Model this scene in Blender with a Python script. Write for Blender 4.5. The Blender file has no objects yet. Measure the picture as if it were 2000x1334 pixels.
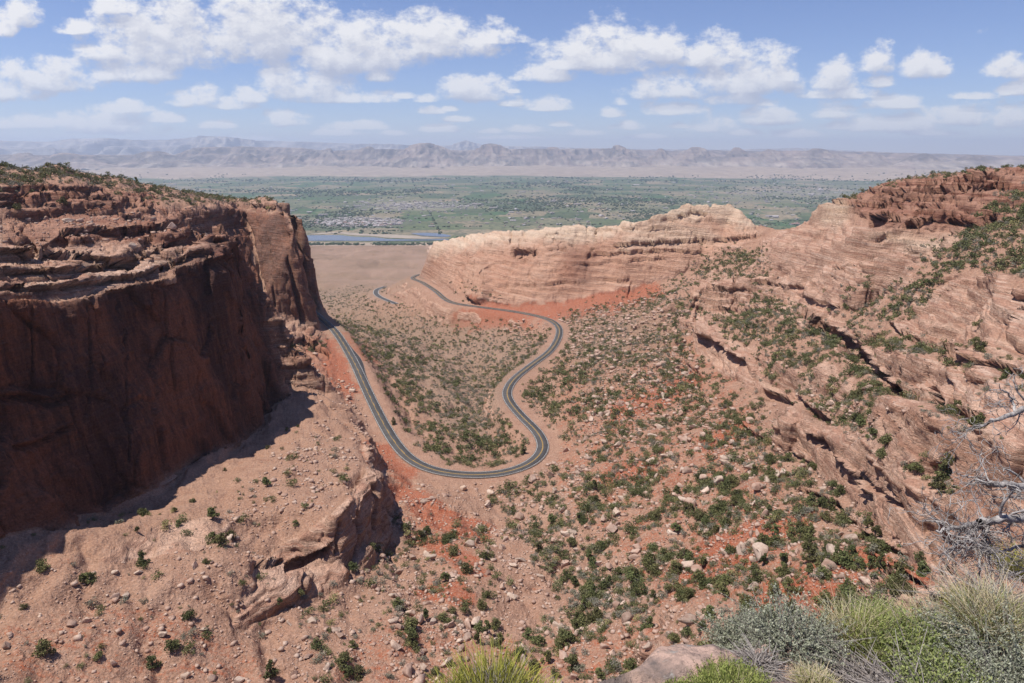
import bpy, math, random, time
import numpy as np
from mathutils import Vector
from mathutils.geometry import delaunay_2d_cdt
T0 = time.time()
def log(s): print('%6.1fs %s' % (time.time() - T0, s), flush=True)
SC = bpy.context.scene
# ------------------------------------------------------------------ camera
F_PX, PITCH = 1333.3, math.radians(15.4)
CP, SP = math.cos(PITCH), math.sin(PITCH)
cam_d = bpy.data.cameras.new('camera'); cam_d.sensor_width = 36; cam_d.lens = 24.0
cam_d.clip_start = 0.05; cam_d.clip_end = 120000
cam = bpy.data.objects.new('camera', cam_d); SC.collection.objects.link(cam)
cam.rotation_euler = (math.pi / 2 - PITCH, 0, 0); SC.camera = cam
# ------------------------------------------------------------------ sun and sky
SUN_EL, SUN_TRAVEL = math.radians(67.5), Vector((1.0, 0.20))
az = math.atan2(-SUN_TRAVEL.x, -SUN_TRAVEL.y)          # compass bearing of the sun from +Y
sun_d = bpy.data.lights.new('sun', 'SUN'); sun_d.energy = 5.0; sun_d.angle = math.radians(0.53)
sun_d.color = (1.0, 0.955, 0.89)
sun = bpy.data.objects.new('sun', sun_d); SC.collection.objects.link(sun)
to_sun = Vector((math.sin(az) * math.cos(SUN_EL), math.cos(az) * math.cos(SUN_EL), math.sin(SUN_EL)))
sun.rotation_euler = to_sun.to_track_quat('Z', 'Y').to_euler()
SC.view_settings.view_transform = 'Standard'; SC.view_settings.look = 'None'
SC.view_settings.exposure = 0.12; SC.view_settings.gamma = 1.0
SC.cycles.max_bounces = 6; SC.cycles.diffuse_bounces = 2; SC.cycles.volume_bounces = 1
SC.cycles.transparent_max_bounces = 8

def D(px, py):
    u = px - 1000.0; v = 667.0 - py
    return np.array([u, F_PX * CP + v * SP, v * CP - F_PX * SP])
def project(x, y, z):
    c = y * CP - z * SP; c = np.maximum(c, 0.01)
    v = y * SP + z * CP
    return 1000 + F_PX * x / c, 667 - F_PX * v / c

# ------------------------------------------------------------------ noise (numpy)
RNG = np.random.RandomState(7)
PERM = np.concatenate([RNG.permutation(256)] * 3).astype(np.int64)
GR3 = RNG.normal(size=(256, 3)); GR3 /= np.linalg.norm(GR3, axis=1)[:, None]; GR3 = GR3.astype(np.float32)
GR2 = RNG.normal(size=(256, 2)); GR2 /= np.linalg.norm(GR2, axis=1)[:, None]; GR2 = GR2.astype(np.float32)
def noise2(x, y):
    xi = np.floor(x).astype(np.int64); yi = np.floor(y).astype(np.int64)
    xf = (x - xi).astype(np.float32); yf = (y - yi).astype(np.float32); xi &= 255; yi &= 255
    u = xf * xf * xf * (xf * (xf * 6 - 15) + 10); v = yf * yf * yf * (yf * (yf * 6 - 15) + 10)
    def g(i, j):
        h = PERM[PERM[(xi + i) & 255] + ((yi + j) & 255)]; q = GR2[h]
        return q[..., 0] * (xf - i) + q[..., 1] * (yf - j)
    a = g(0, 0); a += u * (g(1, 0) - a); b = g(0, 1); b += u * (g(1, 1) - b)
    return (a + v * (b - a)) * 1.5
def noise3(x, y, z):
    xi = np.floor(x).astype(np.int64); yi = np.floor(y).astype(np.int64); zi = np.floor(z).astype(np.int64)
    xf = (x - xi).astype(np.float32); yf = (y - yi).astype(np.float32); zf = (z - zi).astype(np.float32)
    xi &= 255; yi &= 255; zi &= 255
    fd = lambda t: t * t * t * (t * (t * 6 - 15) + 10)
    u, v, w = fd(xf), fd(yf), fd(zf)
    def g(i, j, k):
        h = PERM[PERM[PERM[(xi + i) & 255] + ((yi + j) & 255)] + ((zi + k) & 255)]; q = GR3[h]
        return q[..., 0] * (xf - i) + q[..., 1] * (yf - j) + q[..., 2] * (zf - k)
    def l(j, k):
        a = g(0, j, k); return a + u * (g(1, j, k) - a)
    a = l(0, 0); a += v * (l(1, 0) - a); b = l(0, 1); b += v * (l(1, 1) - b)
    return (a + w * (b - a)) * 1.5
def fbm2(x, y, o=4, g=0.5, lac=2.03):
    s = 0; a = 1.0
    for i in range(o): s = s + a * noise2(x + 17.3 * i, y - 9.1 * i); x = x * lac; y = y * lac; a *= g
    return s
def fbm3(x, y, z, o=4, g=0.5, lac=2.03):
    s = 0; a = 1.0
    for i in range(o): s = s + a * noise3(x + 17.3 * i, y - 9.1 * i, z + 4.7 * i); x = x * lac; y = y * lac; z = z * lac; a *= g
    return s
def sstep(a, b, x):
    t = np.clip((x - a) / (b - a), 0, 1); return t * t * (3 - 2 * t)
def hash01(i, s=0.0):
    v = np.sin(i * 127.1 + s * 311.7) * 43758.5453; return v - np.floor(v)
def worley2(x, y):
    """returns F1, F2 and an id of the nearest cell"""
    xi = np.floor(x).astype(np.int64); yi = np.floor(y).astype(np.int64)
    f1 = np.full(x.shape, 9.0, np.float32); f2 = f1.copy(); cid = np.zeros(x.shape, np.float32)
    for i in (-1, 0, 1):
        for j in (-1, 0, 1):
            h = PERM[PERM[(xi + i) & 255] + ((yi + j) & 255)]
            cx = xi + i + (h / 255.0) * 0.9; cy = yi + j + PERM[h + 57] / 255.0 * 0.9
            d = np.sqrt((cx - x) ** 2 + (cy - y) ** 2).astype(np.float32)
            m = d < f1
            f2 = np.where(m, f1, np.minimum(f2, d)); cid = np.where(m, h / 255.0, cid); f1 = np.where(m, d, f1)
    return f1, f2, cid
def blur(a, s):
    r = int(s * 3) + 1; k = np.exp(-np.arange(-r, r + 1) ** 2 / (2.0 * s * s)); k /= k.sum()
    for ax in (0, 1):
        p = np.pad(a, [(r, r) if i == ax else (0, 0) for i in (0, 1)], mode='edge'); o = np.zeros_like(a)
        for i, w in enumerate(k):
            o += w * (p[i:i + a.shape[0]] if ax == 0 else p[:, i:i + a.shape[1]])
        a = o
    return a

# ------------------------------------------------------------------ the lie of the land: break lines
ROAD = [(640,633,-127),(660,655,-128),(690,705,-130),(720,770,-132),(750,830,-134),(775,870,-135),(800,897,-136),(840,918,-136.5),(900,928,-137),(960,928,-137),(1010,918,-137),(1045,900,-137.5),(1062,875,-138),(1050,845,-138.5),(1020,815,-139),(995,785,-140),(990,765,-140),(1005,740,-141),(1040,712,-142),(1075,685,-143),(1092,655,-144),(1088,635,-145),(1060,620,-146),(1000,608,-148),(940,600,-150),(880,590,-152),(850,568,-155),(825,552,-157),(808,545,-160)]
def at(t):
    k = t[0]
    if k == 'w': return np.array(t[1:4], float)
    d = D(t[1], t[2])
    if k == 'p': return d * (t[3] / d[2])
    if k == 'x': return d * (t[3] / d[0])
    if k == 'y': return d * (t[3] / d[1])
road_pts = [at(('p',) + r) for r in ROAD]
road_pts = [np.array([-170, 560, -126.])] + road_pts + [np.array([-134, 915, -161.5]), np.array([-128, 945, -163.]), np.array([-110, 985, -168.])]
def catmull(P, n=14):
    P = np.array(P); out = []
    Q = np.vstack([2 * P[0] - P[1], P, 2 * P[-1] - P[-2]])
    for i in range(1, len(Q) - 2):
        for t in np.linspace(0, 1, n, endpoint=False):
            a, b, c, d = Q[i - 1], Q[i], Q[i + 1], Q[i + 2]
            out.append(0.5 * (2 * b + (c - a) * t + (2 * a - 5 * b + 4 * c - d) * t * t + (3 * b - a - 3 * c + d) * t ** 3))
    out.append(P[-1]); return np.array(out)
rd = catmull(road_pts)
seg = np.r_[0, np.cumsum(np.linalg.norm(np.diff(rd[:, :2], axis=0), axis=1))]
ss = np.arange(0, seg[-1], 1.5)
ROADC = np.stack([np.interp(ss, seg, rd[:, i]) for i in range(3)], 1)
rd2 = catmull([at(('p',) + q) for q in [(752,560,-190),(738,565,-188),(734,572,-186),(740,579,-184),(757,587,-182),(775,594,-181)]], 8)
seg2 = np.r_[0, np.cumsum(np.linalg.norm(np.diff(rd2[:, :2], axis=0), axis=1))]
ROADD = np.stack([np.interp(np.arange(0, seg2[-1], 1.5), seg2, rd2[:, i]) for i in range(3)], 1)

def sstep(a, b, x):
    t = np.clip((x - a) / (b - a), 0, 1); return t * t * (3 - 2 * t)
def Hfar(x, y):
    r_ = np.hypot(x, y); y = y + (r_ - y) * sstep(5000, 11000, r_)
    return np.interp(y, [-200, 900, 1300, 1700, 2500, 2930, 3040, 12500, 15000, 19000, 40000], [-225, -225, -262, -290, -332, -380, -400, -400, -265, -170, -150])
L = []      # break lines
A = L.append
# left mesa, front wall
A([('w',-114,30,-80),('w',-119,85,-84),('x',-150,1090,-121),('x',0,1058,-120),('x',150,1030,-119),('x',260,965,-119),('x',370,895,-119),('x',480,842,-117),('x',556,800,-111),('w',-111,325,-119),('w',-128,336,-117),('w',-165,346,-112),('w',-196,400,-107),('p',515,606,-108),('p',550,610,-111),('p',590,634,-118),('p',623,641,-124.8),('w',-153,540,-128),('w',-172,600,-145),('w',-310,780,-190),('w',-420,1000,-226)])
A([('w',-124,30,-26),('w',-133,100,-29),('x',0,575,-135),('x',150,578,-133),('x',300,540,-131),('x',400,500,-128),('x',470,470,-129),('w',-131,334,-37.5),('w',-146,352,-38),('w',-190,385,-38),('w',-214,430,-38),('p',465,392,-37.5),('p',540,388,-36.5),('p',592,402,-37.5),('w',-163,552,-38),('w',-190,600,-39),('w',-238,650,-44),('w',-340,800,-70),('w',-440,980,-140)])
A([('w',-145,30,-18),('w',-148,110,-22),('x',0,478,-155),('x',180,485,-150),('x',330,425,-148),('x',420,415,-152),('w',-150,338,-35.5)])
A([('w',-185,30,-12),('w',-184,150,-14),('x',0,412,-186),('x',150,408,-190),('x',300,400,-205),('w',-216,390,-26),('w',-240,402,-25)])
A([('w',-200,30,-6),('w',-199,160,-7),('x',0,357,-199),('x',150,354,-205),('x',260,364,-216),('w',-222,376,-16)])
A([('w',-290,60,-3),('x',0,325,-270),('x',100,316,-300),('x',200,338,-290),('w',-270,400,-16),('w',-330,470,-24),('w',-350,600,-40)])
A([('p',340,388,-29),('p',430,384,-35)])
A([('w',-620,30,-3),('w',-620,500,-8),('w',-620,900,-60)])
# slope under the wall
A([('w',-60,40,-90),('p',0,1334,-96),('p',300,1334,-102),('p',600,1334,-109),('p',750,1334,-113),('p',1000,1334,-115),('p',1150,1334,-113),('p',1300,1310,-106)])
A([('p',0,1180,-93),('p',150,1120,-94),('p',300,1150,-98),('p',440,1190,-101)])
A([('p',300,1030,-98),('p',450,1000,-100),('p',560,890,-107),('p',600,810,-117),('p',640,755,-123),('p',600,700,-125),('p',560,690,-120)])
A([('p',660,800,-121),('p',690,838,-119),('p',706,905,-106),('p',742,915,-101),('p',690,965,-101),('p',640,1000,-100),('p',560,1092,-99),('p',500,1112,-99),('p',445,1190,-101.5)])
A([('p',690,790,-127),('p',712,872,-131),('p',757,938,-131),('p',754,1042,-124),('p',690,1102,-119),('p',620,1122,-115),('p',562,1182,-110),('p',475,1226,-106)])
A([('p',650,1150,-116),('p',720,1110,-120),('p',775,1090,-122)])
A([('p',700,1240,-113),('p',800,1150,-121),('p',870,1060,-127)])
# central gully
A([('p',1140,1290,-115),('p',1110,1200,-122),('p',1060,1100,-129),('p',1000,1010,-135),('p',955,958,-139.5)])
A([('p',955,905,-142),('p',955,860,-146),('p',950,800,-156),('p',930,740,-164),('p',890,700,-172),('p',820,665,-178),('p',730,640,-190),('p',660,615,-208),('p',640,590,-220),('w',-300,1150,-248)])
A([('p',800,830,-142),('p',760,740,-146),('p',720,680,-146),('p',680,650,-142),('p',655,632,-150)])
A([('p',880,880,-139),('p',870,800,-148),('p',850,720,-158)])
A([('p',1040,800,-141),('p',1020,700,-148),('p',1040,650,-152),('p',980,640,-158),('p',880,630,-166),('p',800,610,-175),('p',740,600,-184),('p',700,612,-190)])
# slope right of the road
A([('p',1120,900,-131),('p',1130,800,-131),('p',1130,700,-136),('p',1140,640,-139)])
A([('p',1250,1100,-115),('p',1230,980,-120),('p',1260,860,-121),('p',1260,740,-124),('p',1240,650,-130),('p',1230,600,-133)])
A([('p',1500,1180,-90),('p',1420,1050,-103),('p',1400,900,-109),('p',1380,780,-114),('p',1330,700,-119)])
A([('p',1330,640,-118),('p',1400,705,-113),('p',1500,792,-106),('p',1560,892,-100),('p',1650,955,-92),('p',1750,1052,-84),('p',1850,1165,-76),('w',72,70,-66)])
A([('p',1345,575,-101),('p',1402,648,-100.5),('p',1480,705,-96.5),('p',1540,795,-92),('p',1600,838,-87),('p',1720,935,-77),('p',1800,975,-71),('p',1900,1085,-63),('w',82,70,-54)])
A([('p',1500,690,-94),('p',1600,750,-87),('p',1700,830,-78),('p',1800,900,-70),('p',1950,950,-61),('w',100,70,-48)])
A([('p',1545,612,-92),('p',1600,655,-88.5),('p',1650,700,-85),('p',1730,762,-77),('p',1780,800,-70),('p',1850,795,-66),('p',1900,840,-61),('p',2000,885,-55),('w',130,80,-45)])
A([('p',1480,560,-88),('p',1560,592,-82),('p',1640,645,-76),('p',1720,705,-68),('p',1800,758,-60),('p',1858,735,-57.5),('p',1900,790,-54),('p',2000,830,-48),('w',140,80,-36)])
A([('p',1700,600,-74),('p',1750,642,-70),('p',1800,682,-64.5),('p',1870,694,-60),('p',2000,733,-52),('w',180,100,-40)])
A([('p',1700,585,-71),('p',1745,622,-66.5),('p',1800,662,-61),('p',1870,672,-56.5),('p',2000,712,-48.5),('w',186,100,-36)])
A([('p',1600,540,-76),('p',1750,560,-68),('p',1850,545,-60),('p',1900,600,-55),('p',2000,640,-47)])
A([('p',1500,470,-66),('p',1600,490,-61),('p',1700,500,-51),('p',1850,500,-44),('p',2000,520,-37),('w',300,120,-25)])
# right mesa
A([('p',1570,435,-52),('p',1625,430,-45),('p',1700,448,-42),('p',1800,462,-39),('p',1880,455,-36),('p',1950,425,-30),('w',300,260,-22),('w',400,120,-14)])
A([('p',1580,428,-50.5),('p',1620,392,-32.3),('p',1690,402,-32.5),('p',1800,400,-29),('p',1890,396,-25.5),('p',1950,385,-22),('w',310,290,-16)])
A([('p',1640,388,-31),('p',1720,386,-28),('p',1800,384,-25.5),('p',1900,372,-20),('p',1960,350,-14)])
A([('p',1655,384,-30.5),('p',1722,354,-18),('p',1800,348,-15),('p',1900,337,-10.5),('p',1985,322,-6.6),('w',420,380,-1)])
A([('w',330,600,-20),('w',480,560,-8),('w',800,500,4)])
A([('w',280,640,-60),('w',390,690,-90),('w',500,700,-60),('w',800,700,-40)])
# far ridge
A([('p',830,538,-152),('p',862,556,-150),('p',900,574,-147),('p',950,590,-146),('p',1000,597,-145),('p',1060,602,-142),('p',1130,586,-138),('p',1200,572,-132),('p',1260,560,-126),('p',1330,540,-114),('p',1380,512,-103),('p',1440,500,-92)])
A([('y',838,490,885),('y',870,484,850),('y',940,478,775),('y',1000,482,738),('y',1140,480,706),('y',1240,452,690),('y',1340,430,676),('y',1440,446,655),('y',1488,468,630)])
A([('y',850,462,900),('y',940,448,835),('y',1000,441,785),('y',1140,433,745),('y',1200,432,735),('y',1240,419,722),('y',1300,406,715),('y',1340,390,706),('y',1380,384,700),('y',1424,384,694),('y',1446,400,688),('y',1482,440,668),('y',1500,466,645)])
A([('w',-125,960,-190),('w',-60,920,-185),('w',0,860,-180),('w',110,810,-175),('w',210,780,-180),('w',300,740,-180),('w',325,725,-150)])
A([('p',1300,505,-104),('p',1400,478,-86),('p',1500,498,-80)])
A([('p',1380,550,-93),('p',1440,532,-89),('p',1520,548,-86)])
A([('p',1365,602,-109),('p',1440,604,-104),('p',1505,590,-97)])
# foothill carrying the road round the corner, plain
A([('p',775,556,-171),('p',745,580,-180),('p',700,600,-193),('p',650,605,-212)])
A([('p',805,538,-163),('p',745,560,-185),('p',700,572,-208),('p',660,575,-225)])
A([('w',-400,1080,-237),('w',-200,1080,-237),('w',0,1060,-236),('w',300,1000,-230),('w',600,950,-228)])
A([('w',20,22,-88),('w',60,30,-66),('w',-20,26,-92),('w',0,60,-112)])
GX0, GX1, GY0, GY1 = -700, 900, 0, 1300
edge = []
for x in range(GX0, GX1 + 1, 200): edge += [(x, GY1, float(Hfar(x, GY1)))]
edge += [(GX0, 0, -3), (GX1, 0, 0), (GX0, 500, -8), (GX1, 500, 4), (GX0, 900, -100), (GX1, 900, -150), (0, 0, -60), (-200, 0, -10), (200, 0, -20), (-110, 0, -66), (90, 0, -50), (70, 0, -62)]
V = []; E = []
for ln in L:
    p = [at(t) for t in ln]
    for i, q in enumerate(p):
        V.append(q)
        if i: E.append((len(V) - 2, len(V) - 1))
for q in ROADC[::14]: V.append(q)
for q in edge: V.append(np.array(q, float))
V = np.array(V)
r = delaunay_2d_cdt([Vector(v[:2]) for v in V], E, [], 0, 0.01, True)
tv = np.array([[a.x, a.y] for a in r[0]]); tz = np.zeros(len(tv)); crossed = []
for i, o in enumerate(r[3]):
    if len(o): tz[i] = np.mean([V[k][2] for k in o])
    else:
        es = [E[k] for k in range(len(E))]; zz = []
        for k, (a, b) in enumerate(E):
            pa, pb, pq = V[a][:2], V[b][:2], tv[i]; d = pb - pa; t = np.dot(pq - pa, d) / max(np.dot(d, d), 1e-9)
            if 0 < t < 1 and np.linalg.norm(pa + t * d - pq) < 0.05: zz.append(V[a][2] + t * (V[b][2] - V[a][2]))
        tz[i] = np.mean(zz) if zz else 0; crossed.append((tv[i].round(), [round(float(q)) for q in zz]))
for c in crossed: log('crossing break lines at %s %s' % c)
NXg, NYg = GX1 - GX0 + 1, GY1 - GY0 + 1
G = np.full((NYg, NXg), np.nan, np.float32)
for f in r[2]:
    (x0, y0), (x1, y1), (x2, y2) = tv[f[0]], tv[f[1]], tv[f[2]]
    ax, bx = int(max(GX0, min(x0, x1, x2))) - 1, int(min(GX1, max(x0, x1, x2))) + 1
    ay, by = int(max(GY0, min(y0, y1, y2))) - 1, int(min(GY1, max(y0, y1, y2))) + 1
    ax, ay = max(ax, GX0), max(ay, GY0); bx, by = min(bx, GX1), min(by, GY1)
    if bx < ax or by < ay: continue
    X, Y = np.meshgrid(np.arange(ax, bx + 1), np.arange(ay, by + 1))
    den = (y1 - y2) * (x0 - x2) + (x2 - x1) * (y0 - y2)
    if abs(den) < 1e-9: continue
    a = ((y1 - y2) * (X - x2) + (x2 - x1) * (Y - y2)) / den; b = ((y2 - y0) * (X - x2) + (x0 - x2) * (Y - y2)) / den; c = 1 - a - b
    m = (a > -1e-6) & (b > -1e-6) & (c > -1e-6)
    sub = G[ay - GY0:by - GY0 + 1, ax - GX0:bx - GX0 + 1]
    sub[m] = (a * tz[f[0]] + b * tz[f[1]] + c * tz[f[2]])[m]
bad = np.isnan(G); log('unfilled %d' % bad.sum()); G[bad] = -60
Gb = blur(G, 4.0); G1 = blur(G, 1.3)
gy_, gx_ = np.gradient(Gb); sl = np.hypot(gx_, gy_)
w = sstep(0.6, 1.2, blur(sl, 2.0)); G = Gb * (1 - w) + G1 * w      # keep cliffs crisp, soften the slopes
GXX, GYY = np.meshgrid(np.arange(GX0, GX1 + 1).astype(float), np.arange(GY0, GY1 + 1).astype(float))
lowm = 1 - w
G = G + lowm * (2.2 * fbm2(GXX / 42, GYY / 42, 3) + 0.5 * fbm2(GXX / 9 + 5, GYY / 9, 2)) * sstep(10, 60, GYY)
rl = 1 - np.abs(fbm2(GXX / 30 + 40 + GYY / 90, GYY / 55, 4)) * 2.2
G = G - lowm * np.clip(rl, 0, 1) ** 2 * 3.0 * sstep(0.05, 0.3, sl)
# cut and fill of the road
RD = np.full(G.shape, 99.0, np.float32); RZ = np.zeros(G.shape, np.float32)
for q in np.vstack([ROADC, ROADD]):
    i0, j0 = int(round(q[0])) - GX0, int(round(q[1])) - GY0
    a, b, c, d = max(0, j0 - 22), j0 + 23, max(0, i0 - 22), i0 + 23
    dd = np.hypot(GXX[a:b, c:d] - q[0], GYY[a:b, c:d] - q[1]); m = dd < RD[a:b, c:d]
    RD[a:b, c:d][m] = dd[m]; RZ[a:b, c:d][m] = q[2]
w = 1 - sstep(5.5, 19, RD); G = G * (1 - w) + (RZ - 0.12) * w
def bil(A_, x, y):
    fx = np.clip(x - GX0, 0, NXg - 1.001); fy = np.clip(y - GY0, 0, NYg - 1.001)
    i = fx.astype(np.int32); j = fy.astype(np.int32); a = fx - i; b = fy - j
    return (A_[j, i] * (1 - a) + A_[j, i + 1] * a) * (1 - b) + (A_[j + 1, i] * (1 - a) + A_[j + 1, i + 1] * a) * b
# ------------------------------------------------------------------ painted kinds of ground (in plan, from the photograph)
def poly_mask(polys, s=3.0):
    """soft mask on a half-size picture grid; the value is then carried by the ground itself"""
    m = np.zeros((800, 1200), np.float32); Y, X = np.mgrid[0:800, 0:1200]; X = X * 2 - 200; Y = Y * 2 - 100
    for P in polys:
        v = P[0] if isinstance(P[0], float) else 1.0; P = P[1:] if isinstance(P[0], float) else P
        ins = np.zeros(m.shape, bool); n = len(P)
        for i in range(n):
            (xa, ya), (xb, yb) = P[i], P[(i + 1) % n]
            c = ((ya > Y) != (yb > Y)) & (X < (xb - xa) * (Y - ya) / (yb - ya + 1e-9) + xa); ins ^= c
        m[ins] = np.maximum(m[ins], v) if v > 0 else 0
    return blur(m, s)
def samp(m, px, py):
    a = np.clip((px + 200) / 2, 0, 1198).astype(int); b = np.clip((py + 100) / 2, 0, 798).astype(int); return m[b, a]
M_RED = poly_mask([
    [(740,935),(800,950),(900,1000),(960,1030),(950,1060),(860,1040),(790,1000),(745,965)],
    [(770,1030),(860,1050),(930,1085),(960,1130),(900,1120),(830,1070)],
    [(800,1150),(900,1145),(940,1165),(930,1185),(850,1180)],
    [(1170,940),(1190,915),(1260,905),(1290,925),(1240,945)],
    [(1360,860),(1450,820),(1460,835),(1390,880)],
    [(1180,800),(1350,730),(1370,745),(1290,790),(1200,815)],
    [(1300,1130),(1380,1060),(1500,1010),(1580,985),(1600,1010),(1500,1060),(1400,1130),(1330,1160)],
    [(1450,1170),(1560,1110),(1700,1050),(1730,1090),(1820,1130),(1870,1180),(1800,1250),(1600,1240)],
    [(860,640),(900,600),(1000,612),(1060,640),(960,640)], [(1060,600),(1120,580),(1250,555),(1270,580),(1150,610),(1090,615)],
    [(900,575),(960,588),(1060,596),(1120,580),(1270,552),(1300,575),(1180,612),(1090,622),(1060,618),(960,604)], [(580,680),(640,650),(700,760),(690,790),(640,740)],
    [(655,640),(720,680),(750,720),(700,700),(670,670)], [(760,870),(700,860),(720,900),(790,940),(830,925),(780,895)],
    [0.3,(600,1334),(760,1200),(1000,1250),(1300,1200),(1300,1334)], [0.3,(1100,700),(1350,640),(1480,800),(1560,960),(1600,1150),(1300,1200),(1080,960)],
    [0.25,(0,1334),(0,1200),(300,1180),(500,1260),(560,1334)]], 4)
M_SLICK = poly_mask([[(1490,470),(1560,430),(1700,440),(1800,470),(1830,510),(1700,560),(1600,560),(1480,520)],
    [(1830,560),(1900,540),(2000,560),(2200,560),(2200,880),(1990,880),(1860,790),(1860,690),(1740,650),(1760,600)],
    [(1540,790),(1600,830),(1720,930),(1830,980),(1900,1100),(1860,1160),(1740,1040),(1640,950),(1560,890)],
    [(1350,560),(1500,520),(1560,560),(1660,640),(1760,740),(1860,740),(1840,800),(1740,760),(1600,660),(1500,600),(1380,620)],
    [(1340,600),(1400,640),(1500,700),(1580,760),(1560,790),(1480,760),(1370,700)],
    [(690,960),(720,900),(750,910),(755,1040),(700,1110),(560,1190),(440,1230),(500,1110),(640,1000)],
    [(380,1080),(180,1100),(300,1030),(420,1010),(450,1030)],
    [(1500,420),(1570,400),(1640,380),(1690,400),(1640,440),(1540,460)]], 3)
M_CREAM = poly_mask([[(830,500),(850,455),(1140,425),(1240,412),(1250,440),(1150,470),(1050,470),(950,475),(870,490)],
    [(1240,412),(1340,385),(1430,385),(1490,440),(1480,450),(1380,420),(1280,430)], [0.6,(1240,430),(1380,440),(1420,470),(1200,490)],
    [0.8,(1590,430),(1620,385),(1680,400),(1650,440)], [0.6,(1700,440),(1860,450),(1900,470),(1800,500),(1700,460)]], 4)
M_KAY = poly_mask([[(0,345),(290,360),(330,400),(280,420),(0,415)], [(0,420),(470,400),(480,470),(300,480),(0,480)],
    [(1640,385),(1720,340),(2000,300),(2100,300),(2000,420),(1920,440),(1860,460),(1700,450)], [(600,640),(640,650),(640,740),(560,700)]], 4)
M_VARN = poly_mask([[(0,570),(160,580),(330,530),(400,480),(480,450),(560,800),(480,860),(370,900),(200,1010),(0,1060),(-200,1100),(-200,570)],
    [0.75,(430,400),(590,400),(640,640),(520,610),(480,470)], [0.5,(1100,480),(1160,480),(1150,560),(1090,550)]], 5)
M_GREEN = poly_mask([[0.5,(600,465),(860,465),(850,520),(640,545)],[0.85,(600,535),(850,520),(800,560),(700,600),(600,600)],[0.75,(640,600),(760,610),(1000,640),(1080,690),(1000,740),(960,860),(880,860),(820,760),(700,680),(640,640)],
    [1.0,(560,590),(700,560),(720,590),(640,610)], [0.5,(1100,620),(1300,600),(1330,680),(1150,760),(1100,720)]], 8)

M_LEDGE = poly_mask([[(-200,470),(0,470),(200,480),(330,415),(470,405),(482,450),(470,472),(400,505),(300,545),(150,584),(0,580),(-200,580)], [0.8,(440,390),(590,385),(600,410),(560,415),(450,402)], [0.7,(520,600),(600,605),(630,660),(600,700),(540,690)],
    [0.9,(1350,560),(1400,525),(1530,530),(1540,590),(1400,605),(1340,640)]], 3)
M_RIDGE = poly_mask([[(820,545),(850,470),(1000,450),(1240,430),(1340,410),(1430,410),(1490,460),(1400,490),(1340,520),(1250,555),(1130,580),(1000,590),(900,570)]], 4)

_px, _py = project(GXX, GYY, G); _wx = 8 * fbm2(GXX / 17, GYY / 17, 3); _wy = 8 * fbm2(GXX / 17 + 31, GYY / 17, 3)
TA = np.clip(samp(M_KAY, _px + _wx, _py + _wy) * 1.0 + samp(M_LEDGE, _px + _wx, _py + _wy) * 1.0 + samp(M_SLICK, _px + _wx, _py + _wy) * 0.55 + samp(M_CREAM, _px + _wx, _py + _wy) * 0.35 + samp(M_RIDGE, _px, _py) * 0.7, 0, 1) * sstep(8, 20, RD)
TW = 6.0 * fbm2(GXX / 70 + 70, GYY / 70, 3) + 0.35 * fbm2(GXX / 7, GYY / 7, 3)
def terr(s_, t):
    f = s_ / t; f = f - np.floor(f); return t * (sstep(0.62, 0.97, f) - f)
_sg = np.hypot(*np.gradient(blur(G, 2.5))); SMO = np.clip(samp(M_SLICK, _px, _py) + samp(M_RIDGE, _px, _py) + samp(M_CREAM, _px, _py), 0, 1)
WA = np.clip(blur(sstep(0.35, 0.9, _sg), 5) * 1.6 + TA * 0.5, 0, 1) * (1 - 0.68 * SMO) * (1 - 0.45 * samp(M_KAY, _px, _py)) * (1 - 0.85 * np.exp(-((GXX + 165) ** 2 + (GYY - 545) ** 2) / 55.0 ** 2)) * sstep(10, 26, RD) * sstep(20, 60, GYY)
_f1, _f2, _c = worley2(GXX / 11 + 0.3 * noise2(GXX / 8, GYY / 8), GYY / 11)
_g1, _g2, _d = worley2(GXX / 27 + 40, GYY / 27 + 0.3 * noise2(GXX / 15, GYY / 15))
WX = WA * (7.5 * fbm2(GXX / 48 + 11, GYY / 48, 3) + 2.0 * (1 - SMO) * (_c - 0.5) + 4.0 * (_d - .5)); WY = WA * (7.5 * fbm2(GXX / 48 + 77, GYY / 48, 3) + 2.0 * (1 - SMO) * (hash01(_c * 50, 3) - 0.5) + 4.0 * (hash01(_d * 50, 5) - .5))
WX = blur(WX, 0.7).astype(np.float32); WY = blur(WY, 0.7).astype(np.float32)
def shift(A_, r_, f_):
    for ax in (0, 1):
        o_ = A_.copy()
        for k_ in range(-r_, r_ + 1): o_ = f_(o_, np.roll(A_, k_, ax))
        A_ = o_
    return A_
GMX, GMN = blur(shift(G, 7, np.maximum), 2), blur(shift(G, 7, np.minimum), 2)
def H(x, y):
    x0_, y0_ = x, y; x = x0_ + bil(WX, x0_, y0_); y = y0_ + bil(WY, x0_, y0_)
    inside = sstep(0, 60, x - GX0) * sstep(0, 60, GX1 - x) * sstep(0, 80, GY1 - y)
    hf = Hfar(x, y)
    hn = (6 * fbm2(x / 260, y / 260, 4) - 5 * np.clip(1 - np.abs(fbm2(x / 190 + 5, y / 330, 3)) * 3, 0, 1)) * sstep(1100, 1400, y) * (1 - sstep(2500, 2950, y)) * 1.6
    z = bil(G, x, y); w_ = bil(TW, x, y); ta = bil(TA, x, y)
    z = z + ta * (0.85 * terr(z + w_, 5.3) + 0.8 * terr(z + w_ * 0.6 + 3, 1.9))
    return z * inside + (hf + hn) * (1 - inside)
def Hn(x, y, e=0.6):
    nx = -(H(x + e, y) - H(x - e, y)) / (2 * e); ny = -(H(x, y + e) - H(x, y - e)) / (2 * e)
    n = np.stack([nx, ny, np.ones_like(nx)], -1); return n / np.linalg.norm(n, axis=-1)[..., None]
log('land raster')

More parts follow.
